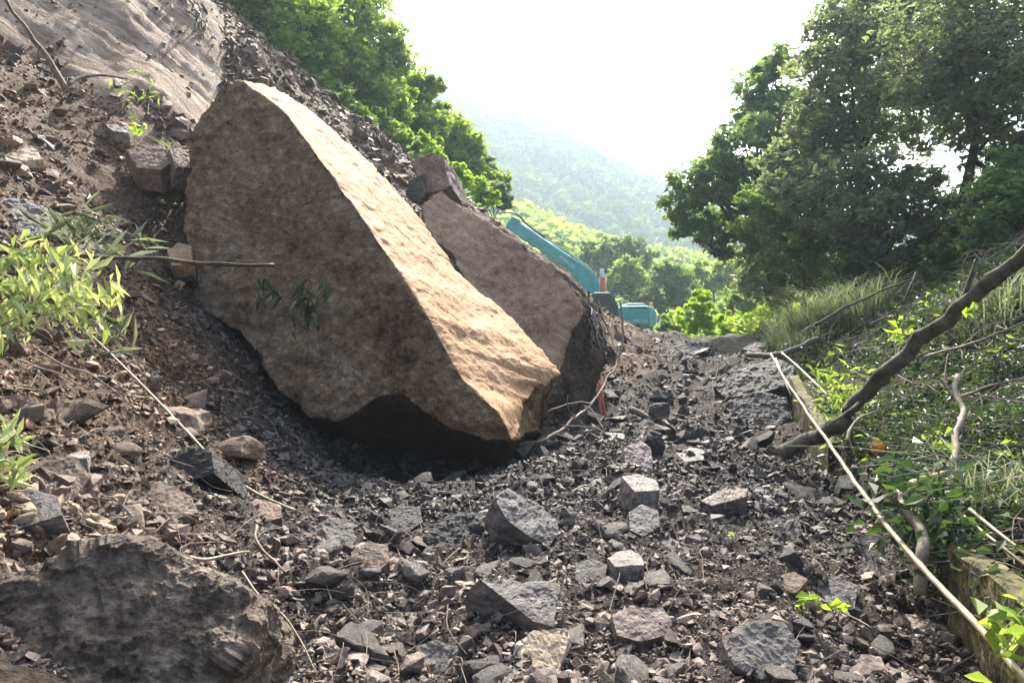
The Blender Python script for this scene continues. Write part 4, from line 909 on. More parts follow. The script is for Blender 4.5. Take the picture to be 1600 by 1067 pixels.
# ------------------------------------------------------------------ excavator working beyond the debris
M['teal'] = plain('teal_paint', (.03, .42, .46), .35)
M['teal_light'] = plain('teal_paint_light', (.16, .50, .50), .35)
M['black'] = plain('black_rubber', (.012, .012, .013), .5)
M['steel'] = plain('dark_steel', (.09, .085, .08), .45, .6)
M['chrome'] = plain('chrome_rod', (.6, .6, .6), .2, .9)
M['glass'] = plain('cab_glass', (.015, .02, .024), .08)
M['white'] = plain('white_paint', (.8, .8, .8), .5)
M['red'] = plain('red_paint', (.55, .10, .06), .5)
M['orange'] = plain('orange_plastic', (.85, .30, .02), .4)
def prism(poly, Y, th, bev=.03, dz=0):
    """side profile given in photo pixels at distance Y, th thick along the view"""
    bm = bmesh.new(); a = [bm.verts.new(P(px, py, Y - th / 2)) for px, py in poly]
    b = [bm.verts.new(P(px, py, Y - th / 2) + Vector((0, th, 0))) for px, py in poly]; n = len(poly)
    bm.faces.new(a); bm.faces.new(b[::-1])
    for i in range(n): bm.faces.new((a[i], b[i], b[(i + 1) % n], a[(i + 1) % n]))
    bmesh.ops.recalc_face_normals(bm, faces=bm.faces)
    if bev: bmesh.ops.bevel(bm, geom=bm.edges[:] , offset=bev, segments=2, profile=.6, affect='EDGES')
    return bm
def bm_obj(name, bm, mat, parent=None, sm=False):
    me = bpy.data.meshes.new(name); bm.to_mesh(me); bm.free(); V = np.array([tuple(v.co) for v in me.vertices]); c = (V.min(0) + V.max(0)) / 2; c[2] = V[:, 2].min()
    me.transform(Matrix.Translation(-Vector(c))); me.polygons.foreach_set('use_smooth', np.full(len(me.polygons), sm)); return link(name, me, mat, parent, Vector(c))
def tube_obj(name, pts, r0, r1, mat, parent=None, **kw):
    mb = MB(); tube(mb, pts, r0, r1, **kw); return mb.build(name, mat, parent, True)
EY = 46.0
ec = P(975, 540, EY); ex = empty('excavator', (ec.x, EY, P(0, 541, EY).z), 'teal crawler excavator with its boom raised to the left, beyond the debris', 'excavator')
hs = bm_obj('engine_housing', prism([(966, 482), (970, 478), (1013, 478), (1021, 480), (1025, 488), (1025, 505), (1022, 510), (966, 510)], EY, 2.6, .07), M['teal'], ex)
bm_obj('hood', prism([(977, 478), (981, 474), (1007, 474), (1012, 478)], EY, 2.0, .04), M['teal_light'], hs)
bm_obj('side_panel', prism([(980, 484), (1011, 484), (1011, 506), (980, 506)], EY - 1.3, .06, .02), M['teal'], hs)
bm_obj('grille', prism([(982, 479.5), (1010, 479.5), (1010, 482.5), (982, 482.5)], EY - 1.3, .05, 0), M['black'], hs)
bm_obj('counterweight', prism([(1013.5, 480), (1022, 481), (1026.5, 489), (1026.5, 505), (1023, 511), (1013.5, 511)], EY, 2.72, .09), M['teal_light'], ex)
bm_obj('deck', prism([(925, 510.5), (1022, 510.5), (1020, 514), (925, 514)], EY, 2.5, .02), M['steel'], ex)
cb = bm_obj('cab', prism([(924, 510), (924, 462), (928, 457), (952, 457), (960, 464), (965, 480), (967, 510)], EY - .8, 1.0, .05), M['black'], ex)
bm_obj('window', prism([(928, 496), (928, 463), (951, 462), (957, 468), (961, 482), (962, 496)], EY - 1.32, .03, 0), M['glass'], cb)
bm_obj('door_rail', prism([(955, 459), (957, 459), (966, 478), (968, 508), (966, 508), (964, 480)], EY - 1.35, .04, 0), M['steel'], cb)
bt = bm_obj('beacon', prism([(1015, 479), (1016, 473.5), (1020, 473), (1021, 479.5)], EY - .3, .2, .02), M['orange'], ex)
bm = prism([(938, 458), (936, 443), (928, 428), (914, 415), (895, 403), (870, 388), (838, 366), (818, 352), (806, 352), (804, 362), (815, 373), (845, 391), (872, 408), (893, 425), (905, 443), (918, 458)], EY + .7, .55, .04)
bo = bm_obj('boom', bm, M['teal'], ex)
tube_obj('hydraulic_pipe', [P(936, 440, EY + .3), P(922, 420, EY + .3), P(900, 403.5, EY + .3), P(850, 371, EY + .3), P(820, 350, EY + .3)], .05, .05, M['teal_light'], bo, k=4)
tube_obj('hydraulic_hose', [P(852, 370, EY + .25), P(838, 362, EY + .2), P(822, 350, EY + .2), P(812, 338, EY + .2), P(800, 333, EY + .2), P(784, 331, EY + .3)], .07, .05, M['black'], bo)
tube_obj('cylinder_barrel', [P(893, 407, EY + .8), P(850, 376, EY + .8)], .16, .16, M['teal_light'], bo, sides=12, k=2)
tube_obj('cylinder_rod', [P(850, 376, EY + .8), P(815, 350, EY + .8)], .08, .08, M['chrome'], bo, sides=10, k=2)
for bxs in ((862, 398, 'KOBELCO', 3.4),):
    pass
st = bm_obj('stick', prism([(800, 338), (812, 343), (818, 362), (800, 372), (775, 420), (755, 470), (748, 468), (765, 410), (786, 360)], EY + .7, .4, .03), M['teal'], ex)
bm_obj('bucket', prism([(755, 462), (768, 470), (772, 490), (760, 505), (738, 505), (728, 492), (738, 488), (748, 478)], EY + .7, 1.1, .03), M['steel'], ex)
def text_obj(body, px, py, Y, h, mat, parent, slope=0.):
    cu = bpy.data.curves.new('lettering', 'FONT'); cu.body = body; cu.size = h; cu.extrude = .004; cu.align_x = 'CENTER'
    tmp = bpy.data.objects.new('lettering', cu); COL.objects.link(tmp); dg = bpy.context.evaluated_depsgraph_get()
    me = bpy.data.meshes.new_from_object(tmp.evaluated_get(dg)); bpy.data.objects.remove(tmp)
    me.transform(Matrix.Rotation(slope, 4, 'Y') @ Matrix.Rotation(PI / 2, 4, 'X')); return link('lettering', me, mat, parent, P(px, py, Y))
text_obj('KOBELCO', 996, 504, EY - 1.36, .28, M['white'], hs)
text_obj('KOBELCO', 885, 411, EY + .39, .26, M['white'], bo, math.radians(35))
for dy in (-1.1, 1.1):
    tr = bm_obj('track', prism([(915, 520), (922, 514.5), (1008, 514.5), (1016, 521), (1016, 531), (1008, 539), (922, 539), (914, 531)], EY + dy, .55, .05), M['black'], ex)
    for i in range(6):
        q = P(925 + i * 16, 531, EY + dy); tube_obj('roller', [q + Vector((0, -.3, 0)), q + Vector((0, .3, 0))], .22, .22, M['steel'], tr, sides=12, k=2)
pr = P(942, 460, 52); pz = g(pr.x, 52.0)
po = empty('marker_post', (pr.x, 52, pz), 'red marker post with a white top standing behind the excavator cab', 'post')
tube_obj('post', [Vector((pr.x, 52, pz)), P(941.5, 434, 52)], .30, .26, M['red'], po, sides=12, k=4)
tube_obj('post_cap', [P(941.5, 434, 52), P(940, 420, 52)], .20, .12, M['white'], po, sides=12, k=3)

# ------------------------------------------------------------------ leaning trunk, poles, branches, roots
def px_poly(pts): return [P(*p) for p in pts]
def stick(name, pts, r0, r1, mat, label, cat, group=None, **kw):
    mb = MB(); tube(mb, px_poly(pts), r0, r1, **kw); o = mb.build(name, mat, None, True); return tag(o, label, cat, group)
def onground(pts, lift=.03):
    out = []
    for a in pts:
        h = ground_hit(a[0], a[1]); y = h.y - .02; out.append((a[0], a[1], y - lift * 2))
    return out
lt = stick('fallen_trunk', [(1226, 708, 8.6), (1262, 688, 8.4), (1310, 655, 8.1), (1350, 622, 7.9), (1392, 572, 7.6), (1430, 538, 7.4), (1480, 500, 7.1), (1540, 448, 6.8), (1605, 395, 6.5), (1680, 330, 6.1)],
      .088, .058, M['trunk'], 'thick bare tree trunk leaning up the right bank to the right edge', 'tree trunk', sides=14, wob=.09, nodes=5)
mb = MB()
for a in ([(1345, 628, 7.9), (1330, 640, 7.7), (1300, 660, 7.6)], [(1500, 483, 7.0), (1515, 440, 6.9), (1525, 405, 6.9)]):
    mb = MB(); tube(mb, px_poly(a), .03, .012, 6); mb.build('side_branch', M['trunk'], lt, True)

stick('bamboo_pole', [(1204, 552, 10.5), (1225, 590, 9.6), (1262, 645, 8.2), (1300, 700, 7.0), (1345, 765, 5.8), (1400, 840, 4.8), (1445, 890, 4.3), (1520, 970, 3.6), (1612, 1075, 3.0)], .015, .019, M['cane'], 'longest pale bamboo pole, running down to the bottom right corner', 'pole', sides=8, nodes=11, wob=.012)
stick('bamboo_pole', [(1222, 552, 11), (1252, 578, 10.4), (1300, 625, 9.4), (1345, 672, 8.4), (1400, 708, 7.6), (1445, 742, 7.0)], .018, .013, M['cane'], 'thinner pale bamboo pole behind the leaning trunk, above the orange reflector', 'pole', sides=8, nodes=6)
stick('bamboo_pole', [(1212, 560, 10.5), (1228, 600, 9.8), (1236, 618, 9.6)], .014, .01, M['cane'], 'short pale bamboo stub crossing the top of the longest pole', 'pole')
stick('bamboo_pole', [(1515, 795, 4.9), (1560, 832, 4.5), (1615, 875, 4.2)], .012, .012, M['cane'], 'pale thin rod on the bank at the right edge, upper of two side by side', 'pole')
stick('bamboo_pole', [(1505, 805, 4.85), (1550, 842, 4.45), (1615, 893, 4.15)], .010, .010, M['cane'], 'pale thin rod on the bank at the right edge, lower of two side by side', 'pole')
stick('log', [(1170, 552, 13), (1200, 556, 12.6), (1235, 548, 12.6), (1278, 530, 12.8)], .05, .05, M['bark_pale'], 'broken pale log lying at the upper end of the bamboo poles', 'log', wob=.05)
vn = stick('crooked_branch', [(1494, 586, 6.9), (1492, 612, 6.7), (1506, 640, 6.5), (1494, 680, 6.2), (1493, 712, 6.0), (1478, 738, 5.8), (1440, 752, 5.6), (1412, 768, 5.4), (1415, 795, 5.2), (1438, 825, 5.0), (1440, 860, 4.8), (1434, 925, 4.7)], .022, .042, M['vine'],
      'crooked pale branch bending in an S above the mossy wall', 'branch', sides=9, wob=.03)
mb = MB(); tube(mb, px_poly([(1470, 592, 6.8), (1480, 606, 6.75), (1489, 616, 6.7)]), .014, .016, 6); mb.build('side_branch', M['vine'], vn, True)
stick('crooked_branch', [(1378, 640, 7.6), (1345, 652, 7.5), (1328, 672, 7.4), (1324, 690, 7.3)], .010, .02, M['vine'], 'short curved pale branch just under the leaning trunk', 'branch')
stick('stick', [(128, 402, 5.2), (200, 403, 5.0), (290, 409, 4.8), (360, 414, 4.7), (430, 415, 4.6)], .016, .012, M['dark_stick'], 'straight dark stick reaching across to the boulder from the pale green leaves', 'stick', sides=8, wob=.02)
stick('cane', [(128, 510, 6.6), (180, 560, 6.5), (245, 625, 6.3), (300, 683, 6.1), (350, 735, 5.9), (400, 770, 5.7), (463, 799, 5.4)], .008, .014, M['cane'], 'long thin pale cane lying down the left slope', 'cane', nodes=8)
db = stick('dead_branch', [(8, -5, 10.5), (45, 55, 10.8), (78, 95, 11), (103, 140, 11.2)], .02, .05, M['stick'], 'dead branch standing at an angle in the upper left corner', 'branch', wob=.05)
mb = MB(); tube(mb, px_poly([(60, 78, 10.9), (62, 92, 11), (75, 97, 11.1)]), .01, .02, 5); mb.build('side_branch', M['stick'], db, True)
stick('dead_branch', [(108, 132, 11.2), (125, 122, 11.4), (160, 118, 11.6), (200, 124, 11.6)], .03, .012, M['stick'], 'thin dead branch lying sideways from the foot of the upper left branch', 'branch')
for i, (pts, r, mt, lb) in enumerate([
    ([(285, 871, 3.75), (335, 873, 3.9), (388, 866, 4.1)], .010, 'cane', 'pale stick poking out from behind the very large dark rock'),
    ([(400, 822, 4.5), (402, 850, 4.3), (445, 890, 4.1)], .008, 'stick', 'thin forked twig on the bank right of the very large dark rock'),
    ([(378, 895, 4.0), (415, 935, 3.8), (450, 975, 3.7), (500, 1052, 3.5)], .005, 'cane', 'long thin curved stem falling down beside the very large dark rock'),
    ([(60, 545, 5.6), (100, 570, 5.5), (150, 590, 5.5), (214, 638, 5.5)], .007, 'stick', 'thin pale stem below the green leaves on the left slope'),
    ([(30, 560, 5.4), (90, 585, 5.3), (140, 605, 5.3), (190, 612, 5.5)], .005, 'stick', 'very thin stem lying just below another under the green leaves'),
    ([(30, 738, 3.8), (60, 752, 3.7), (90, 790, 3.7), (155, 825, 3.7)], .010, 'stick', 'grey stick crossing above the tan stones'),
    ([(0, 602, 4.9), (40, 605, 5.0), (70, 615, 5.1)], .006, 'stick', 'short twig at the left edge below the green leaves'),
    ([(985, 640, 11.4), (1020, 655, 11.2), (1060, 658, 11.0), (1108, 661, 10.8)], .045, 'bark_pale', 'stout pale broken branch lying on the debris right of the big boulder'),
    ([(1068, 533, 20), (1078, 560, 18), (1087, 585, 16.5)], .02, 'stick', 'thin pale twig upright on the slope of dark debris below the bright bush'),
    ([(880, 880, 5.4), (905, 868, 5.3), (936, 857, 5.4)], .010, 'cane', 'pale short stick left of the white topped cube-like rock'),
    ([(878, 808, 6.2), (895, 770, 6.2), (915, 760, 6.4), (945, 770, 6.3), (978, 802, 6.0)], .009, 'stick', 'arched pale twig right of the oval grey slab'),
    ([(683, 893, 5.2), (698, 872, 5.3), (718, 856, 5.4)], .007, 'cane', 'thin short twig standing above the pointed grey slab'),
    ([(745, 840, 6.0), (775, 842, 6.0), (800, 850, 5.9)], .007, 'stick', 'thin twig at the foot of the oval grey slab'),
    ([(1130, 850, 5.5), (1180, 872, 5.2), (1240, 905, 4.9), (1300, 945, 4.6), (1365, 985, 4.3)], .008, 'stick', 'long thin stem bearing yellow-green leaves across the lower right debris'),
    ([(1275, 508, 12), (1320, 480, 12.2), (1400, 445, 12.4), (1440, 430, 12.5)], .02, 'bark', 'thin dark fallen branch on the bank right of the pampas grass'),
    ([(1412, 475, 11.5), (1422, 450, 11.6), (1432, 425, 11.8)], .02, 'bark', 'short upright snag on the bank above the leaning trunk'),
    ([(1445, 560, 7.4), (1500, 540, 7.4), (1560, 520, 7.2), (1610, 498, 7.0)], .012, 'stick', 'thin fallen branch on the bank under the upper part of the leaning trunk'),
    ([(1500, 620, 6.4), (1540, 606, 6.2), (1605, 590, 6.0)], .010, 'stick', 'thin fallen branch on the bank at the right edge beside the crooked branch'),
    ([(1385, 730, 6.6), (1440, 715, 6.4), (1490, 700, 6.2)], .008, 'stick', 'twig crossing behind the bend of the crooked branch'),
    ([(0, 398, 5.4), (60, 401, 5.3), (130, 402, 5.2)], .014, 'dark_stick', 'dark stick hidden among the pale green leaves at the left edge'),
    ([(440, 925, 4.6), (480, 915, 4.7), (538, 928, 4.7)], .005, 'stick', 'fine pale root on the dark debris right of the very large dark rock'),
    ([(610, 915, 4.9), (650, 912, 4.8), (700, 925, 4.7)], .005, 'stick', 'fine curved twig above the narrow pale striped stone')]):
    stick('twig', pts, r * 1.2, r * .7, M[mt], lb, 'twig', wob=.03)
# roots hanging from the edge of the slab
grp = 'thin roots hanging at the right end of the slab'
rg = np.random.default_rng(9)
for i in range(70):
    t = rg.uniform(0, 1); x0, y0 = 845 + 78 * t + rg.normal() * 6, 412 + 62 * t + rg.normal() * 6; d = 13.2 - t * .6
    L = rg.uniform(50, 135); a = [(x0, y0, d)]; xx, yy = x0, y0
    for k in range(4):
        xx += rg.uniform(.05, .42) * L / 3; yy += rg.uniform(.55, 1.0) * L / 4 ; a.append((xx, yy, d - .12 * k + rg.normal() * .06))
    a = [(min(p[0], 965 + rg.uniform(-10, 8)), p[1], p[2]) for p in a]
    stick('root', a, rg.uniform(.010, .024), .006, M['root' if i % 4 else 'dark_stick'], 'thin bare root hanging over the right end of the grey slab', 'root', grp, sides=5, wob=.12)
for i in range(34):
    x0, y0 = rg.uniform(255, 385), 0; y0 = (x0 - 255) * 1.05 + rg.uniform(-40, 20) - 20; a = [(x0, y0, 17.0)]; L = rg.uniform(40, 95)
    for k in range(1, 4): a.append((x0 + k * L * rg.uniform(.05, .16), y0 + k * L / 3, 17.0 - .35 * k + rg.normal() * .08))
    stick('root', a, rg.uniform(.015, .035), .008, M['stick' if i % 2 else 'dark_stick'], 'thin root hanging from the wood edge over the bare rock sheet', 'root', 'roots hanging over the bare rock sheet', sides=5, wob=.25)
rt = stick('root', [(968, 470, 12), (975, 520, 11.8), (968, 560, 11.6), (950, 590, 11.2), (925, 630, 10.6), (900, 650, 10.2), (868, 680, 9.8), (810, 695, 9.4)], .018, .022, M['stick'], 'long grey forked root curving down to the tip of the big boulder', 'root', wob=.06)
mb = MB()
for a in ([(925, 630, 10.6), (900, 628, 10.4), (865, 640, 10.1), (845, 650, 10)], [(900, 650, 10.2), (888, 640, 10.1), (888, 615, 10.1)], [(868, 680, 9.8), (905, 690, 9.5), (940, 700, 9.3)], [(880, 665, 9.9), (930, 668, 9.7), (965, 690, 9.5)], [(920, 635, 10.5), (935, 655, 10.3), (945, 675, 10.1)]):
    mb = MB(); tube(mb, px_poly(a), .012, .005, 5, wob=.04); mb.build('side_branch', M['stick'], rt, True)
mb = MB()
for k, a in enumerate(([(936, 595, 11.2), (938, 620, 11.1), (941, 650, 11.0)], [(938, 598, 11.2), (942, 625, 11.1), (948, 652, 11.0)], [(934, 600, 11.2), (936, 625, 11.1), (939, 648, 11.0)])): tube(mb, px_poly(a), .018, .010, 5)
o = mb.build('torn_bark', plain('red_wood', (.55, .17, .10), .8), None, True); tag(o, 'torn red splintered wood standing by the roots right of the boulder', 'splinter')

# orange reflector on its stub of a post
ro = empty('reflector', P(1370, 712, 7.2), 'round orange road reflector on the bank under the leaning trunk', 'reflector')
c = P(1370, 701, 7.2); nd = Vector((-.1, -1, .25)).normalized()
tube_obj('disc', [c, c + nd * .035], .078, .072, M['orange'], ro, sides=20, k=2)
tube_obj('rim', [c - nd * .012, c + nd * .02], .086, .086, M['steel'], ro, sides=20, k=2)
tube_obj('post', [c - nd * .02 + Vector((0, .02, .05)), Vector((c.x, c.y + .05, g(c.x, c.y) - .1))], .025, .025, M['steel'], ro, sides=10, k=2)

# ------------------------------------------------------------------ leafy sprays, grass clumps
def spray(name, pts, n, size, lm, label, cat, aspect=.22, droop=.5, r=.06, seed=0, stem=.006, group=None, dots=1.):
    """stems through the points with leaves along them"""
    rng = np.random.default_rng(seed + 900); root = empty(name, P(*pts[0][0]), label, cat, group); sb = MB(); lb = MB()
    for a in pts:
        q = px_poly(a); tube(sb, q, stem, stem * .4, 5, wob=.02); c = np.array([tuple(v) for v in catmull(q, 8)])
        m = max(4, int(n / len(pts))); k = rng.integers(int(len(c) * .15), len(c), m)
        C = c[k] + rng.normal(size=(m, 3)) * r; leaves(lb, C, size, rng, up=.35, aspect=aspect, droop=droop)
    sb.build('stem', M['stick'], root, True); lb.build('foliage', LM[lm], root); return root
spray('leafy_branch', [[(-60, 560, 4.4), (0, 470, 4.4), (60, 410, 4.4), (125, 405, 4.5)], [(-60, 560, 4.4), (20, 480, 4.3), (90, 440, 4.3), (140, 420, 4.3)], [(-60, 520, 4.2), (40, 450, 4.2), (120, 470, 4.2), (175, 462, 4.3)],
                       [(-60, 540, 4.1), (20, 500, 4.1), (80, 490, 4.1), (130, 465, 4.2)], [(-60, 430, 4.4), (0, 420, 4.4), (50, 395, 4.4)]],
      400, .11, 'fresh', 'pale yellow-green leafy branch at the left edge, the upper of two', 'branch', aspect=.27, droop=1.1, r=.085, seed=1)
spray('leafy_branch', [[(-50, 720, 3.4), (0, 700, 3.4), (25, 680, 3.4)], [(-50, 730, 3.4), (0, 720, 3.3), (30, 735, 3.3)], [(-40, 690, 3.4), (5, 668, 3.4)]],
      90, .11, 'fresh', 'pale green leafy branch at the left edge, the lower of two', 'branch', aspect=.25, droop=.9, r=.05, seed=2)
spray('bamboo_spray', [[(120, 440, 5.4), (150, 500, 5.3), (190, 520, 5.3)], [(130, 470, 5.3), (170, 500, 5.3), (205, 540, 5.2)], [(110, 480, 5.2), (125, 510, 5.2), (130, 530, 5.2)]],
      46, .19, 'straw', 'grey-green bamboo leaves hanging below the pale yellow-green leafy branch', 'bamboo', aspect=.16, droop=1.2, r=.06, seed=3)
spray('bamboo_spray', [[(70, 320, 7.2), (110, 350, 7.1), (160, 370, 7.0), (200, 390, 7.0)], [(80, 340, 7.2), (140, 360, 7.1), (235, 385, 7.2)], [(120, 350, 7.1), (150, 385, 7.0)]],
      110, .24, 'straw', 'flattened grey-green bamboo leaves lying right of the big flat grey slab', 'bamboo', aspect=.12, droop=.6, r=.12, seed=4)
spray('leaf_sprig', [[(402, 430, 9.0), (410, 450, 8.95), (405, 480, 8.9)], [(415, 440, 9.0), (430, 465, 8.95)]], 26, .20, 'under', 'limp leaf sprig on the boulder face, leftmost of three', 'sprig', aspect=.16, droop=1.6, r=.04, seed=5)
spray('leaf_sprig', [[(462, 455, 8.8), (470, 480, 8.75), (465, 515, 8.7)], [(465, 450, 8.8), (480, 480, 8.75), (488, 500, 8.7)]], 40, .22, 'under', 'darkest and largest limp leaf sprig on the boulder face, middle of three', 'sprig', aspect=.18, droop=1.6, r=.05, seed=6)
spray('leaf_sprig', [[(505, 440, 8.75), (512, 455, 8.7), (508, 478, 8.7)]], 14, .16, 'under', 'small limp leaf sprig on the boulder face, nearest to its bright edge', 'sprig', aspect=.2, droop=1.4, r=.03, seed=7)
spray('leafy_twig', [[(1120, 835, 5.4), (1140, 848, 5.3), (1165, 862, 5.2)], [(1130, 870, 5.2), (1150, 858, 5.3), (1185, 870, 5.2)]], 22, .075, 'lime', 'yellow-green leafy twig on the debris right of the cube-like rock', 'twig', aspect=.6, droop=.1, r=.04, seed=8)
spray('leafy_twig', [[(1240, 940, 4.4), (1270, 938, 4.4), (1320, 945, 4.3)]], 12, .09, 'lime', 'low yellow-green leafy twig above the grey block at the lower right', 'twig', aspect=.55, droop=0, r=.02, seed=9)
spray('seedling', [[(555, 1000, 4.1), (565, 990, 4.05)]], 7, .05, 'lime', 'tiny bright green seedling low among the debris stones', 'seedling', aspect=.7, r=.012, seed=10)
spray('shrub', [[(1560, 1000, 3.3), (1590, 960, 3.3), (1620, 930, 3.3)], [(1570, 1040, 3.2), (1600, 1000, 3.2)], [(1570, 980, 3.2), (1570, 960, 3.2)]], 60, .10, 'bright', 'fresh green leafy plant in the bottom right corner by the mossy wall', 'plant', aspect=.5, droop=.3, r=.07, seed=11)
spray('shrub', [[(1430, 790, 5.5), (1410, 750, 5.5), (1390, 740, 5.5)], [(1440, 800, 5.3), (1470, 770, 5.3), (1500, 780, 5.3)], [(1420, 830, 5.2), (1400, 800, 5.2)], [(1460, 850, 5.0), (1440, 800, 5.0)]], 260, .11, 'under', 'dark broad leaved plant around the bend of the crooked branch', 'plant', aspect=.6, droop=.3, r=.16, seed=12)
spray('shrub', [[(1330, 640, 8.6), (1300, 600, 8.6), (1310, 575, 8.6)], [(1320, 640, 8.6), (1345, 600, 8.6)], [(1310, 650, 8.4), (1280, 620, 8.5)]], 240, .10, 'bright', 'light green fern-like plant behind the lower part of the leaning trunk', 'plant', aspect=.3, droop=.3, r=.15, seed=13)
spray('leafy_twig', [[(1385, 525, 9), (1405, 515, 9), (1415, 530, 8.9)]], 20, .10, 'lime', 'small yellow-green leaves on the bank left of the leaning trunk', 'twig', aspect=.6, r=.06, seed=14)
spray('leafy_twig', [[(1510, 490, 6.7), (1525, 480, 6.7)]], 5, .09, 'lime', 'yellow-green leaves growing on the leaning trunk itself', 'twig', aspect=.6, r=.02, seed=15)
spray('leafy_twig', [[(1450, 700, 6), (1480, 690, 6)]], 10, .10, 'bright', 'bright leaves behind the upright part of the crooked branch', 'twig', aspect=.6, r=.05, seed=16)
spray('shrub', [[(185, 135, 11.5), (215, 125, 11.5), (240, 140, 11.4)], [(195, 145, 11.4), (225, 150, 11.3)]], 34, .12, 'bright', 'sparse yellow-green plant on the brown slope under the bare rock sheet', 'plant', aspect=.25, r=.12, seed=17)
spray('leafy_twig', [[(200, 205, 11.4), (218, 202, 11.3)]], 12, .12, 'lime', 'small yellow leaf tuft at the end of the long pale rock', 'twig', aspect=.6, r=.05, seed=18)
spray('shrub', [[(1480, 860, 4.9), (1500, 840, 4.8), (1530, 850, 4.7)], [(1540, 900, 4.2), (1565, 880, 4.2), (1600, 890, 4.1)], [(1470, 880, 4.9), (1485, 900, 4.8)]], 130, .075, 'under', 'low dark leaves creeping over the top of the mossy wall', 'plant', aspect=.55, droop=.2, r=.10, seed=19)
def grass_clump(px, py, Y, n, L, spread, lm, label, seed, group=None, lean=(0, 0), name='grass_clump', cat='grass clump', wdt=.008, up=.9):
    rng = np.random.default_rng(seed + 1300); b = P(px, py, Y); z = g(b.x, b.y); mb = MB(); K = 6
    a = rng.uniform(0, 2 * PI, n); rad = spread * rng.uniform(0, 1, n) ** .5
    base = np.stack([b.x + rad * np.cos(a), b.y + rad * np.sin(a), np.full(n, z)], 1); base[:, 2] = G(base[:, 0], base[:, 1]) - .02
    d = np.stack([np.cos(a) * .5 + rng.normal(size=n) * .55 + lean[0], np.sin(a) * .5 + rng.normal(size=n) * .55 + lean[1]], 1)
    ln_ = L * rng.uniform(.3, 1.3, n); V = []; s = np.linspace(0, 1, K)
    side = np.stack([-d[:, 1], d[:, 0], np.zeros(n)], 1); side /= np.linalg.norm(side, axis=1)[:, None] + 1e-9
    for t in s:
        h = up * (t - .55 * t * t) * ln_ * 1.25
        p = base + np.stack([d[:, 0] * t ** 2.2 * ln_ * .8, d[:, 1] * t ** 2.2 * ln_ * .8, h], 1); wv = side * (wdt * (1 - t) + .0015)
        V += [p - wv, p + wv]
    V = np.stack(V, 1); i = np.arange(n)[:, None] * (2 * K); f = np.concatenate([np.stack([i[:, 0] + 2 * k, i[:, 0] + 2 * k + 1, i[:, 0] + 2 * k + 3, i[:, 0] + 2 * k + 2], 1) for k in range(K - 1)])
    mb.add(V.reshape(-1, 3), f, np.repeat(rng.uniform(0, 1, n), 2 * K)); o = mb.build(name, LM[lm]); return tag(o, label, cat, group)
for i, (px, py, Y, n, L, s, lb) in enumerate([
    (1235, 530, 15.5, 500, 1.2, .5, 'pampas grass clump farthest left, next to the spreading yellow-green bush'),
    (1285, 520, 14.5, 850, 1.4, .65, 'largest pampas grass clump with long arching blades'),
    (1340, 500, 13.8, 600, 1.3, .6, 'pampas grass clump on the right of the largest one'),
    (1250, 560, 13.5, 300, .7, .4, 'low pampas grass clump hanging over the head of the poles')]):
    grass_clump(px, py, Y, n, L, s, 'straw', lb, i, 'pampas grass clumps on the bank', (-.25, -.2))
grass_clump(1560, 470, 9.5, 160, 1.0, .5, 'straw', 'dry grass clump on the bank behind the top of the leaning trunk', 8, None, (-.3, -.2), wdt=.01)
grass_clump(1590, 760, 5.4, 240, .8, .4, 'straw', 'dry straw grass hanging at the right edge above the two thin rods', 9, None, (-.4, -.3), wdt=.006)
grass_clump(285, 215, 12.0, 260, .7, .25, 'straw', 'grey-green grass clump beside the left edge of the boulder, below its peak', 10, None, (0, -.3), wdt=.016)
# ------------------------------------------------------------------ undergrowth on the bank (stuff)
def on_bank(x, y): return (x > wall_x(y) + .1) & (y < 25) & (x < 14)
def ground_leaves(name, n, size, lm, px0, px1, y0, y1, filt, label, cat, seed, h=.12, up=.6, aspect=.45):
    rng = np.random.default_rng(seed); x, y = scatter_pts(n, px0, px1, y0, y1, rng); ok = filt(x, y); x, y = x[ok], y[ok]
    q = np.stack([x, y, x * 0], 1); hh = h * np.clip(.5 + 1.4 * fbm(q * 1.3 + seed, 3), .02, 2)
    C = np.stack([x, y, G(x, y) + rng.uniform(0, 1, len(x)) * hh], 1); mb = MB(); leaves(mb, C, size * (.55 + .07 * y) * rng.uniform(.5, 1.4, len(x)), rng, up, aspect)
    o = mb.build(name, LM[lm]); return tag(o, label, cat, kind='stuff')
ground_leaves('fallen_leaves', 36000, .055, 'litter', 1180, 1900, 3.6, 22, on_bank, 'brown and silvery fallen leaves covering the right bank', 'leaf litter', 31, .05, .75, .55)
dens = lambda x, y: on_bank(x, y) & (fbm(np.stack([x * .8, y * .8, x * 0 + 4], 1), 3) > -.12)
ground_leaves('undergrowth', 56000, .075, 'under', 1180, 1900, 3.6, 24, dens, 'tangled green undergrowth growing over the right bank', 'undergrowth', 32, .42, .3, .38)
ground_leaves('undergrowth', 9000, .085, 'bright', 1180, 1900, 4.5, 24, lambda x, y: on_bank(x, y) & (fbm(np.stack([x * .9, y * .9, x * 0 + 9], 1), 3) > .15), 'lighter green weeds in patches on the right bank', 'weeds', 33, .35, .35, .4)
ground_leaves('ground_cover', 60000, .16, 'bright', 700, 1900, 22, 130, lambda x, y: (x - .173 * y > 3.2), 'green plants covering the valley floor and far bank', 'ground cover', 34, .8, .5, .6)
ground_leaves('ground_cover', 40000, .11, 'mid', -300, 800, 19, 60, lambda x, y: (x - .173 * y < -4.5) & (y > 21.5 + .0 * x), 'green plants covering the left hillside under the trees', 'ground cover', 35, .8, .5, .6)
ground_leaves('ground_cover', 60000, .17, 'mid', 500, 1020, 26, 130, lambda x, y: (x - .173 * y < -2.6), 'green plants covering the slope behind the excavator', 'ground cover', 36, .9, .5, .65)
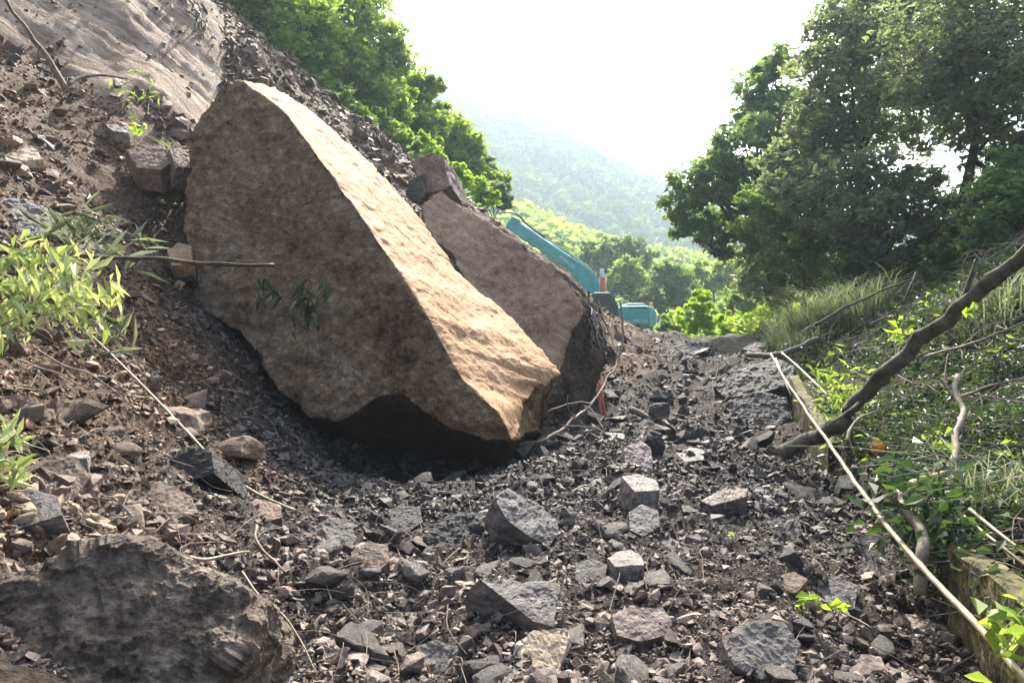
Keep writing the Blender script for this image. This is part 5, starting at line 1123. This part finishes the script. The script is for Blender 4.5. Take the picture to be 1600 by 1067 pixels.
def twig_mass(name, n, L, filt, px0, px1, y0, y1, seed, mat, label, cat, h=.15, r=.006):
    rng = np.random.default_rng(seed); x, y = scatter_pts(n, px0, px1, y0, y1, rng); ok = filt(x, y); x, y = x[ok], y[ok]; mb = MB()
    a = rng.uniform(0, 2 * PI, len(x)); l = L * rng.uniform(.3, 1.3, len(x)); gx = G(x, y)
    ex_, ey_ = x + np.cos(a) * l, y + np.sin(a) * l; ge = G(ex_, ey_)
    for i in range(len(x)):
        z0 = gx[i] + rng.uniform(0, h); z1 = ge[i] + rng.uniform(0, h); A = Vector((x[i], y[i], z0)); B = Vector((ex_[i], ey_[i], z1)); m = A.lerp(B, .5) + Vector(rng.normal(size=3) * .12 * l[i])
        rad = r * (.5 + .08 * y[i]) * rng.uniform(.5, 1.4); tube(mb, [A, m, B], rad, rad * .4, 4, 3)
    o = mb.build(name, M[mat]); return tag(o, label, cat, kind='stuff')
twig_mass('brushwood', 1000, .7, on_bank, 1200, 1800, 3.8, 20, 41, 'stick', 'dead twigs and stems tangled in the undergrowth of the right bank', 'dead twigs', .35, .007)
twig_mass('brushwood', 700, .45, lambda x, y: debris_ok(x, y), -50, 1300, 3.4, 18, 42, 'stick', 'fine broken roots and twigs mixed into the landslide debris', 'dead twigs', .08, .004)
# ------------------------------------------------------------------ the air of the valley
def haze():
    bm = bmesh.new(); bmesh.ops.create_cube(bm, size=1.0); me = bpy.data.meshes.new('haze'); bm.to_mesh(me); bm.free()
    x0, x1, y0, y1, z0, z1 = -450, 450, -70, 740, -60, 290
    me.transform(Matrix.Translation(((x0 + x1) / 2, (y0 + y1) / 2, (z0 + z1) / 2)) @ Matrix.Diagonal((x1 - x0, y1 - y0, z1 - z0, 1)))
    m, n = newmat('haze_air'); out = N(n, 'ShaderNodeOutputMaterial'); v = N(n, 'ShaderNodeVolumePrincipled')
    v.inputs['Color'].default_value = (.62, .77, .88, 1); v.inputs['Density'].default_value = .0009; v.inputs['Anisotropy'].default_value = .5
    n.links.new(v.outputs[0], out.inputs['Volume']); o = link('haze', me, m); tag(o, 'pale haze filling the valley', 'haze', kind='stuff')
haze()
